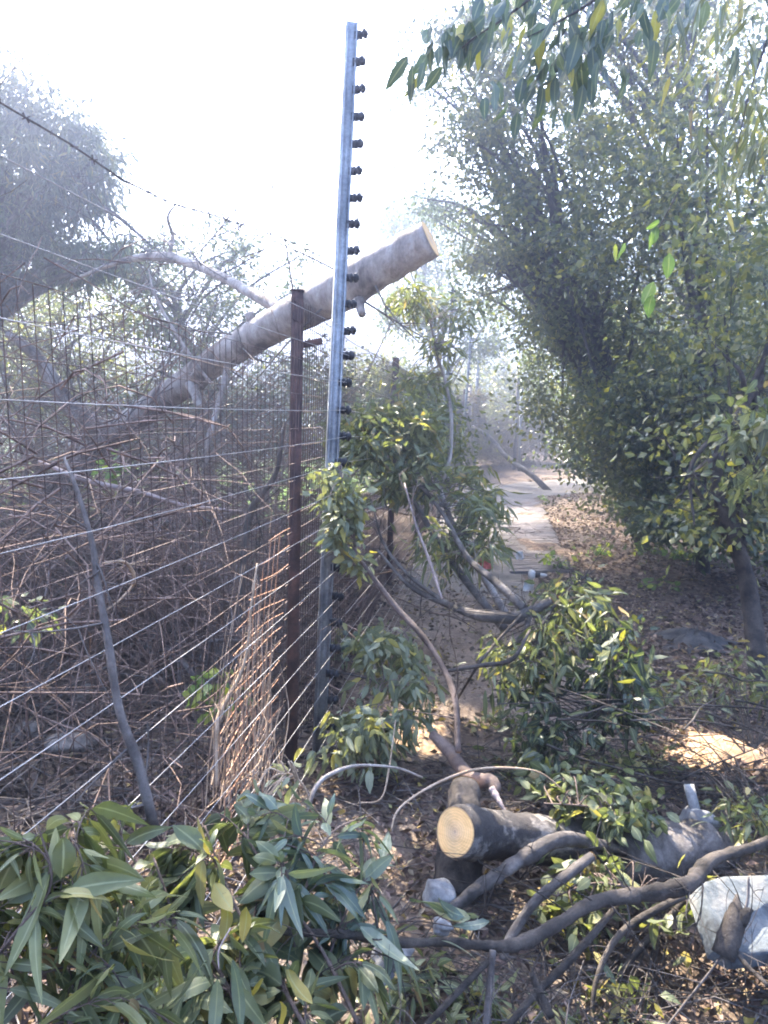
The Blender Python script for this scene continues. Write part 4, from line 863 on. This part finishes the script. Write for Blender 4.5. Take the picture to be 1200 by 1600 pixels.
# twig tangle over the sawdust
tb = G(1110, 1230); root = empty('twig_heap', tb, 'tangle of thin bare dark twigs lying over the orange sawdust', 'twigs'); mb = MB()
for i in range(34):
    a = P(R.uniform(930, 1260), R.uniform(1060, 1260), R.uniform(2.7, 3.2)); th = R.normal(-.25, .45); L = R.uniform(.25, .9); d = np.array([math.cos(th), math.sin(th)*.8, R.normal(0, .12)])
    k = 7; l = a+d*np.linspace(-.5, .5, k)[:, None]*L+np.cumsum(R.normal(0, .008, (k, 3)), 0); l[:, 2] = np.clip(l[:, 2], .03, .5)
    mb.tube(l, [R.uniform(.002, .006), .0015], 5, False); twigs_off(mb, l, 4, .16, .0018, depth=0)
mb.build('twigs', M['bark_dark'], root)
plant('fallen_bough', 'grey green wilted leaves under the bare twigs above the white rounded stone', 'branch',
      [([G(1010, 1260), P(1080, 1210, 2.9), P(1180, 1170, 3.0)], [.006, .005, .002])],
      [(P(1130, 1080, 3.3), (.35, .22, .05), 300, 18, .09), (P(1170, 1275, 2.7), (.2, .15, .04), 220, 14, .07), (P(1180, 1040, 3.5), (.25, .25, .05), 160, 10, .08)], 'gum_leaf', (.05, .018), 'bark_dark', 'long', 4, .3, .3)
plant('fallen_bough', 'leafy sprays lying over the middle of the big log', 'branch',
      [([P(1000, 1290, 2.5), P(930, 1262, 2.5), P(850, 1255, 2.5)], [.005, .004, .002])],
      [(P(925, 1255, 2.55), (.17, .1, .035), 170, 12, .055), (P(990, 1270, 2.55), (.13, .08, .04), 150, 9, .06), (P(870, 1225, 2.75), (.2, .12, .04), 170, 10, .07)], 'gum_leaf', (.05, .028), 'bark_brown', 'oval', 5, .3, .2)
plant('fallen_bough', 'shaded oval leaves scattered under the big log between the grey sticks', 'branch',
      [([P(1000, 1390, 2.2), P(930, 1380, 2.2), P(870, 1400, 2.2)], [.004, .003, .002])],
      [(P(930, 1375, 2.3), (.18, .1, .05), 150, 12, .06), (P(900, 1440, 2.2), (.14, .1, .04), 90, 8, .06), (P(1060, 1420, 2.2), (.1, .1, .04), 40, 6, .06)], 'gum_leaf', (.055, .032), 'bark_brown', 'oval', 5, .3, .2)

twig_field('fine dark twigs and chips strewn over the lower corner', 700, lambda: (R.uniform(.3, 1.9), R.uniform(1.5, 3.4)), (.08, .5), M['bark_dark'], (.0015, .004), .2)
for (lab, b_, cl_, m_, lf) in [
    ('green leafy debris on the soil at the foot of the dark shady leaf mass', G(1000, 1190), [(G(985, 1190, .05), (.28, .18, .04), 220, 18, .07)], 'gum_leaf', (.05, .022)),
    ('green leaves scattered between the long branch and the slab', G(1030, 1440), [(G(1040, 1400, .04), (.16, .12, .03), 90, 9, .05), (G(900, 1560, .04), (.25, .12, .03), 90, 10, .06)], 'gum_leaf', (.05, .02)),
    ('grey green leaf debris under the pale rubble at the bottom centre', G(620, 1560), [(G(650, 1540, .05), (.2, .12, .04), 170, 12, .06), (G(760, 1590, .05), (.15, .1, .04), 90, 8, .06)], 'gum_leaf', (.07, .018)),
    ('low green leaf debris beside the path right of the forked brown branch', G(840, 1200), [(G(850, 1195, .05), (.25, .18, .04), 220, 14, .06), (G(790, 1130, .04), (.15, .15, .03), 70, 8, .06)], 'gum_leaf', (.05, .022))]:
    plant('leaf_debris', lab, 'fallen leaves', [([b_, b_+np.array([.06, .02, .03]), b_+np.array([.14, .03, .03])], [.003, .002, .001])], cl_, m_, lf, 'bark_dark', 'oval', 4, .3, .2)

# stones, slab, rubble
def rock(name, label, cat, c, size, mat, seed=0, flat=None, sub=3, amp=.18, rotz=0.):
    import bmesh
    rr = np.random.default_rng(seed); bm = bmesh.new(); bmesh.ops.create_icosphere(bm, subdivisions=sub, radius=1)
    ph = rr.uniform(0, 6, 9); me = bpy.data.meshes.new(name)
    for v in bm.verts:
        p = np.array(v.co); f = 1+amp*(math.sin(2.3*p[0]+ph[0])*math.cos(2.1*p[1]+ph[1])+.5*math.sin(4.7*p[2]+ph[2]+2*p[0])+.3*math.sin(8*p[1]+ph[3]))
        p = p*f
        for k in range(4):
            nn = unit(np.array([math.sin(ph[4+k]), math.cos(ph[4+k]), math.sin(ph[4+k]*2)*.6])); dd = p @ nn
            if dd > .72: p = p-nn*(dd-.72)*.85
        v.co = (p[0]*size[0], p[1]*size[1], p[2]*size[2])
    bm.to_mesh(me); bm.free(); me.materials.append(M[mat]); at = me.attributes.new('rnd', 'FLOAT', 'POINT'); at.data.foreach_set('value', np.full(len(me.vertices), .8, np.float32))
    for p_ in me.polygons: p_.use_smooth = True
    o = bpy.data.objects.new(name, me); C.objects.link(o); o.location = tuple(c); o.rotation_euler = (0, 0, rotz); return tag(o, label, cat)
rock('stone', 'white rounded stone at the end of the shaded log beside the upright plank', 'stone', P(1092, 1288, 2.72), (.062, .06, .058), 'rubble', 3)
for i, (px, py, s, lab) in enumerate([(80, 1110, .08, 'rounded stone under the low twig tangle behind the mesh'), (140, 1085, .10, 'broad pale stone lying behind the mesh left of the grey branch'), (110, 1165, .12, 'yellowish flat stone low behind the wires'),
                                    (45, 1140, .08, 'small grey stone nearest the frame edge behind the wires')]):
    g = G(px, py); rock('stone', lab, 'stone', (g[0], g[1], s*.05), (s, s*.8, s*.45), 'stone', 20+i)
for i, (px, py, d, s, lab) in enumerate([(612, 1492, 1.95, .055, 'largest white rubble lump under the long dark branch'), (588, 1530, 1.9, .04, 'bluish rubble lump below the white one at the bottom centre'), (690, 1448, 2.0, .03, 'small pale rubble piece between two blue green leaves'),
                                       (690, 1395, 2.2, .055, 'pale grey rubble block below the orange sawn face')]):
    c = P(px, py, d); rock('rubble', lab, 'rubble', c, (s, s*.8, s*.6), 'rubble', 40+i, sub=3, amp=.3)
# pale slab: a thick wedge with a bevelled rim
a = [P(1086, 1385, 2.12), P(1128, 1372, 2.2), P(1215, 1370, 2.22), P(1300, 1400, 2.2), P(1280, 1480, 1.98), P(1210, 1492, 1.95), P(1150, 1498, 1.95), P(1118, 1480, 1.98)]
A = np.array(a); cen = A.mean(0); nrm = unit(np.cross(A[2]-A[0], A[6]-A[0])); nrm = nrm if nrm[2] > 0 else -nrm
root = empty('pale_slab', cen, 'large pale blue white slab with a straight edge at the frame edge beyond the long branch', 'slab')
mb = MB(); ns = 8; rings = []
for q in (1.0, .97, .86, .6, .3): rings.append(cen+(A-cen)*q+nrm*(.0 if q == 1 else (.012 if q == .97 else .014-.02*(1-q)))+R.normal(0, .0015, A.shape))
V = np.vstack([A-nrm*.05]+rings+[cen[None]+nrm*.002]); f4 = []; f3 = []
for r_ in range(5):
    for k in range(ns): f4.append((r_*ns+k, r_*ns+(k+1) % ns, (r_+1)*ns+(k+1) % ns, (r_+1)*ns+k))
for k in range(ns): f3.append((5*ns+k, 5*ns+(k+1) % ns, 6*ns))
mb.add(V, f4, f3, .9); mb.build('face', M['pale_slab'], root)
mb = MB(); l = smooth_line([P(1130, 1495, 1.93), P(1145, 1450, 1.95), P(1150, 1420, 1.98), P(1152, 1398, 2.0)], 5)
mb.tube(l, [.03, .026, .018, .004], 9, True, .4, .12); mb.tube(smooth_line([P(1155, 1440, 1.96), P(1168, 1425, 1.96), P(1176, 1422, 1.97)], 4), [.02, .012, .003], 7, True, .4, .1)
tag(mb.build('bark_piece', M['bark_dark'], smooth=True, base=P(1130, 1495, 1.93)), 'dark torn piece of bark standing in front of the pale slab', 'bark')
# upright pale plank
p0, p1 = P(1090, 1283, 2.7), P(1076, 1226, 2.78); mb = MB(); bar(mb, p0, p1, .036, .012, .8, 0.0)
tag(mb.build('plank', M['rubble'], base=p0), 'short pale grey plank standing up behind the white rounded stone', 'plank')
# mounds
def mound(name, label, px, py, rx, ry, h, mat, seed):
    g = G(px, py); rr = np.random.default_rng(seed); n = 36; m = 12; V = [g+np.array([0, 0, h])]; f3 = []; f4 = []
    ph = rr.uniform(0, 6, 4)
    for i in range(1, m+1):
        q = i/m
        for k in range(n):
            th = 2*math.pi*k/n; e = 1+.18*math.sin(3*th+ph[0])+.1*math.sin(5*th+ph[1])+.05*math.sin(11*th+ph[2])
            z = h*(math.cos(q*math.pi)*.5+.5)+h*.12*rr.normal()*(1-q)-(.01 if i == m else 0); V.append(g+np.array([rx*q*e*math.cos(th), ry*q*e*math.sin(th), z]))
    f3 = [(0, 1+k, 1+(k+1) % n) for k in range(n)]
    f4 = [(1+(i-1)*n+k, 1+i*n+k, 1+i*n+(k+1) % n, 1+(i-1)*n+(k+1) % n) for i in range(1, m) for k in range(n)]
    V = np.array(V); V[:, 2] += hgt(V[:, 0], V[:, 1]); mb = MB(); mb.add(V, f4, f3, .8); return tag(mb.build(name, M[mat], smooth=True, base=g), label, 'mound')
mound('sawdust_pile', 'large orange sawdust spread under the bare twigs', 1130, 1180, .36, .30, .075, 'sawdust', 1)
mound('sawdust_pile', 'small patch of orange sawdust behind the big log', 960, 1225, .16, .10, .015, 'sawdust', 2)
mound('sawdust_pile', 'sandy patch of earth and sawdust beside the forked brown branch', 650, 1160, .30, .26, .012, 'sawdust', 5)
mound('soil_pile', 'low dark grey soil mound beside the leaf covered slope', 1085, 1010, .34, .28, .10, 'soil_mound', 3)

# litter on the path: bottle, cloth
b = P(832, 898, 5.2); bt = empty('plastic_bottle', b, 'white plastic bottle with a black band among the green leaves by the path', 'bottle')
ax = unit(np.array([.9, -.2, .0])); mb = MB(); mb.tube([b-ax*.03+np.array([0, 0, -.0]), b-ax*.022, b-ax*.005, b+ax*.012, b+ax*.02], [.012, .032, .036, .03, .016], 14); mb.build('body', M['white_plastic'], bt, True)
mb = MB(); mb.tube([b+ax*.018, b+ax*.022, b+ax*.05, b+ax*.052], [.015, .019, .019, .015], 12); mb.build('band', M['black_plastic'], bt, True)
mb = MB(); mb.tube([b+ax*.051, b+ax*.056, b+ax*.085, b+ax*.10], [.013, .016, .013, .005], 12); mb.build('spout', M['white_plastic'], bt, True)
def cloth(label, px, py, d, s, mat, seed, cat='cloth'):
    rr = np.random.default_rng(seed); c = P(px, py, d); n = 9; u = np.linspace(-1, 1, n); X, Y = np.meshgrid(u, u); Z = .35*np.sin(3*X+rr.uniform(0, 6))*np.cos(2.6*Y+rr.uniform(0, 6))+.12*rr.normal(size=X.shape)
    V = np.stack([X, Z, Y*1.1], -1).reshape(-1, 3)*s+c; i = np.arange(n*n).reshape(n, n); f = np.stack([i[:-1, :-1], i[:-1, 1:], i[1:, 1:], i[1:, :-1]], -1).reshape(-1, 4)
    V2 = np.vstack([V, V+np.array([0, .003, 0])]); mb = MB(); mb.add(V2, np.vstack([f, f[:, ::-1]+n*n]), None, .8); return tag(mb.build('cloth_scrap', M[mat], smooth=True, base=c), label, cat)
cloth('crumpled white scrap hanging below the white and black bottle', 826, 915, 5.2, .034, 'white_plastic', 1)
cloth('small white scrap on the path above the bottle', 812, 868, 5.6, .028, 'white_plastic', 2)
cloth('small red scrap caught in the grey bough', 744, 875, 4.0, .03, 'red_cloth', 3)
cloth('tiny pink scrap lower along the grey bough than the red one', 762, 882, 3.95, .022, 'red_cloth', 4)
cloth('tiny red scrap just right of the sawn bough end', 876, 936, 3.5, .016, 'red_cloth', 5)

# ---------------------------------------------------------------- foreground gum leaves
def bough(name, label, stems, n_per, L, W, mat, shape='long', hang=.35, spread=.5, droop=.35, rows=7, r=.004, sub=5, subL=.14, bark='bark_brown'):
    """stems with alternate side shoots; leaves sit along the shoots on short stalks"""
    root = empty(name, stems[0][0], label, 'leafy branch'); sm = MB(); lm = MB(); tm = MB(); pp = []; dd = []
    for pts in stems:
        l = smooth_line(pts, 6); sm.tube(l, [r, r*.45], 7, True, .6, .03)
        shoots = [l]
        for i in range(sub):
            j = R.integers(2, len(l)); t = unit(l[j]-l[j-1]); d = unit(t+R.normal(size=3)*.75+np.array([0, 0, .05])); k = 6
            q = l[j]+d*np.linspace(0, subL*R.uniform(.6, 1.3), k)[:, None]+np.array([0, 0, -1])*(np.linspace(0, 1, k)[:, None]**2)*.05
            tm.tube(q, [r*.5, r*.25], 5, False); shoots.append(q)
        for q in shoots:
            for i in range(n_per):
                j = R.integers(1, len(q)); t = unit(q[j]-q[j-1]); d = unit(t*.7+R.normal(size=3)*spread+np.array([0, 0, -hang]))
                s = q[j]+d*R.uniform(.008, .02); tm.tube([q[j], s+d*.003], .0009, 4, False); pp.append(s); dd.append(d)
    pp = np.array(pp); dd = np.array(dd); LL = L*R.uniform(.4, 1.2, len(pp))
    add_leaves(lm, pp, dd, LL, LL*W/L*R.uniform(.7, 1.5, len(pp)), shape, rows, droop, .35)
    sm.build('stem', M[bark], root, True); tm.build('twigs', M[bark], root); lm.build('leaves', M[mat], root, True)
    return root
bough('gum_bough', 'olive green gum bough spreading up at the lower frame corner', [
    [P(60, 1700, 1.0), P(120, 1560, 1.06), P(130, 1420, 1.12), P(110, 1310, 1.16)], [P(-60, 1560, 1.0), P(30, 1450, 1.05), P(80, 1380, 1.08), P(60, 1290, 1.1)], [P(180, 1650, 1.1), P(220, 1520, 1.2), P(210, 1400, 1.25), P(190, 1310, 1.3)]],
    17, .088, .022, 'gum_leaf_olive', hang=.8, sub=8, r=.003, subL=.11)
bough('gum_bough', 'dark green gum bough heaped in the lower middle under the rusty post', [
    [P(500, 1650, 1.4), P(430, 1520, 1.5), P(360, 1400, 1.6), P(320, 1290, 1.65)], [P(300, 1680, 1.35), P(300, 1560, 1.45), P(270, 1430, 1.55), P(240, 1340, 1.6)], [P(560, 1600, 1.5), P(500, 1480, 1.6), P(430, 1380, 1.65), P(380, 1300, 1.7)], [P(380, 1700, 1.3), P(370, 1580, 1.4), P(330, 1500, 1.45), P(280, 1470, 1.45)]],
    19, .085, .030, 'gum_leaf', 'oval', hang=.75, sub=9, r=.005)
bough('gum_bough', 'leaf layer at the bottom corner under the olive bough with pale gaps', [
    [P(-60, 1680, .98), P(40, 1620, 1.02), P(120, 1590, 1.06), P(220, 1560, 1.1)], [P(-80, 1480, 1.05), P(-10, 1500, 1.05), P(60, 1520, 1.08), P(130, 1500, 1.12)]],
    8, .10, .026, 'gum_leaf', sub=6, r=.003, subL=.11)
bough('gum_bough', 'blue green gum leaves fanning out right of the dark leaf heap', [
    [P(460, 1480, 1.6), P(480, 1380, 1.65), P(520, 1300, 1.7), P(590, 1270, 1.75)], [P(500, 1540, 1.6), P(530, 1450, 1.65), P(560, 1390, 1.7), P(595, 1350, 1.75)], [P(440, 1420, 1.6), P(440, 1340, 1.65), P(450, 1280, 1.7)]],
    11, .10, .028, 'gum_leaf_blue', sub=5, r=.0035, hang=.45, subL=.11)
# three big hanging leaves at the bottom
lp = np.array([P(322, 1500, 1.15), P(340, 1530, 1.15), P(362, 1502, 1.16), P(300, 1560, 1.2)]); ld = np.array([[-.55, -.1, -.8], [.0, -.1, -1], [.35, -.1, -.9], [-.3, 0, -.9]])
plant('gum_sprig', 'three long curved gum leaves hanging at the bottom edge', 'leafy branch', [([P(360, 1450, 1.18), P(342, 1485, 1.16), P(342, 1515, 1.15)], [.0015, .0015, .001])], [], 'gum_leaf_blue', (.11, .026), 'dry_twig', 'long', 9, .15, leafpts=(lp, ld, np.array([.11, .10, .105, .1])), fold=.12)
lp = np.array([P(725, 1432, 1.75), P(735, 1435, 1.75), P(690, 1470, 1.72), P(640, 1405, 1.75), P(765, 1440, 1.75)]); ld = np.array([[-.9, -.2, .35], [-.9, .1, .1], [.9, 0, -.2], [.95, -.1, .05], [-.6, .1, -.3]])
plant('gum_sprig', 'flat blue green leaves lying just above the long branch at the pale rubble', 'leafy branch', [([P(600, 1440, 1.72), P(660, 1440, 1.74), P(720, 1450, 1.75)], [.002, .002, .001])], [], 'gum_leaf_blue', (.11, .036), 'bark_brown', 'long', 8, .1, leafpts=(lp, ld, np.array([.10, .11, .10, .10, .08])), fold=.1)
# yellow leaves
Y_G = 'yellow leaves in the foreground heap'
for (px, py, d, lab) in [(335, 1395, 1.42, 'folded pale yellow leaf above the others in the dark heap'), (355, 1425, 1.42, 'yellow leaf just under the folded pale one'), (385, 1432, 1.45, 'small round yellow leaf right of the folded one'),
                       (450, 1530, 1.4, 'ochre leaf hanging near the bottom centre'), (438, 1580, 1.38, 'pale yellow cupped leaf at the bottom edge'), (412, 1545, 1.42, 'dull yellow leaf beside the ochre one'), (90, 1400, 1.45, 'brownish yellow leaf in the olive bough')]:
    mb = MB(); c = P(px, py, d); add_leaves(mb, np.array([c+[0, 0, .02]]), np.array([[R.normal()*.4, -.3, -1.]]), np.array([.055]), np.array([.034]), 'oval', 7, .1, .5)
    tag(mb.build('yellow_leaf', M['yellow_leaf'], smooth=True, base=c), lab, 'leaf', Y_G)
for (px, py, lab) in [(945, 1475, 'yellow leaf on the bare soil under the long branch'), (920, 1500, 'duller yellow leaf lying beside the bright one on the soil'), (1036, 1457, 'yellow leaf lying between two dark twigs left of the slab'), (1075, 1512, 'small yellow leaf on the soil below the slab'), (1180, 1590, 'long yellow leaf at the bottom frame corner')]:
    g = G(px, py, .02); mb = MB(); add_leaves(mb, np.array([g]), np.array([[R.normal(), R.normal(), .15]]), np.array([.05]), np.array([.034]), 'oval', 6, .1, .3)
    tag(mb.build('yellow_leaf', M['yellow_leaf'], smooth=True, base=g), lab, 'leaf', 'yellow leaves on the soil')
# curled yellow stalks in the sun by the wires
plant('gum_sprig', 'bright yellow curled stalk glowing in the sun at the ends of the low wires', 'leafy branch', [([P(478, 1268, 2.0), P(480, 1240, 2.0), P(462, 1214, 2.0), P(436, 1206, 2.0)], [.003, .003, .0025, .0015])],
      [(P(452, 1218, 2.0), (.03, .03, .03), 12, 3, .03), (P(405, 1260, 1.9), (.05, .04, .04), 26, 5, .03)], 'pale_leaf', (.04, .022), 'dry_stalk', 'oval', 6, .3, .2)

# ---------------------------------------------------------------- haze
HAZE = 0.028  # density of the bluish volume added to imitate veiling lens glare
if HAZE:
    m, n, o = new_mat('glare_haze'); v = n.nodes.new('ShaderNodeVolumePrincipled'); v.inputs['Color'].default_value = (.60, .70, 1, 1)
    v.inputs['Density'].default_value = HAZE; v.inputs['Anisotropy'].default_value = .80; n.links.new(v.outputs[0], o.inputs['Volume'])
    mb = MB(); mb.box((0, 250, 8.5), (802, 702, 20))
    hz = mb.build('glare_haze', m, base=(0, 250, 8.5)); tag(hz, 'thin bluish air volume added to stand in for veiling lens glare', 'glare_haze', kind='stuff')
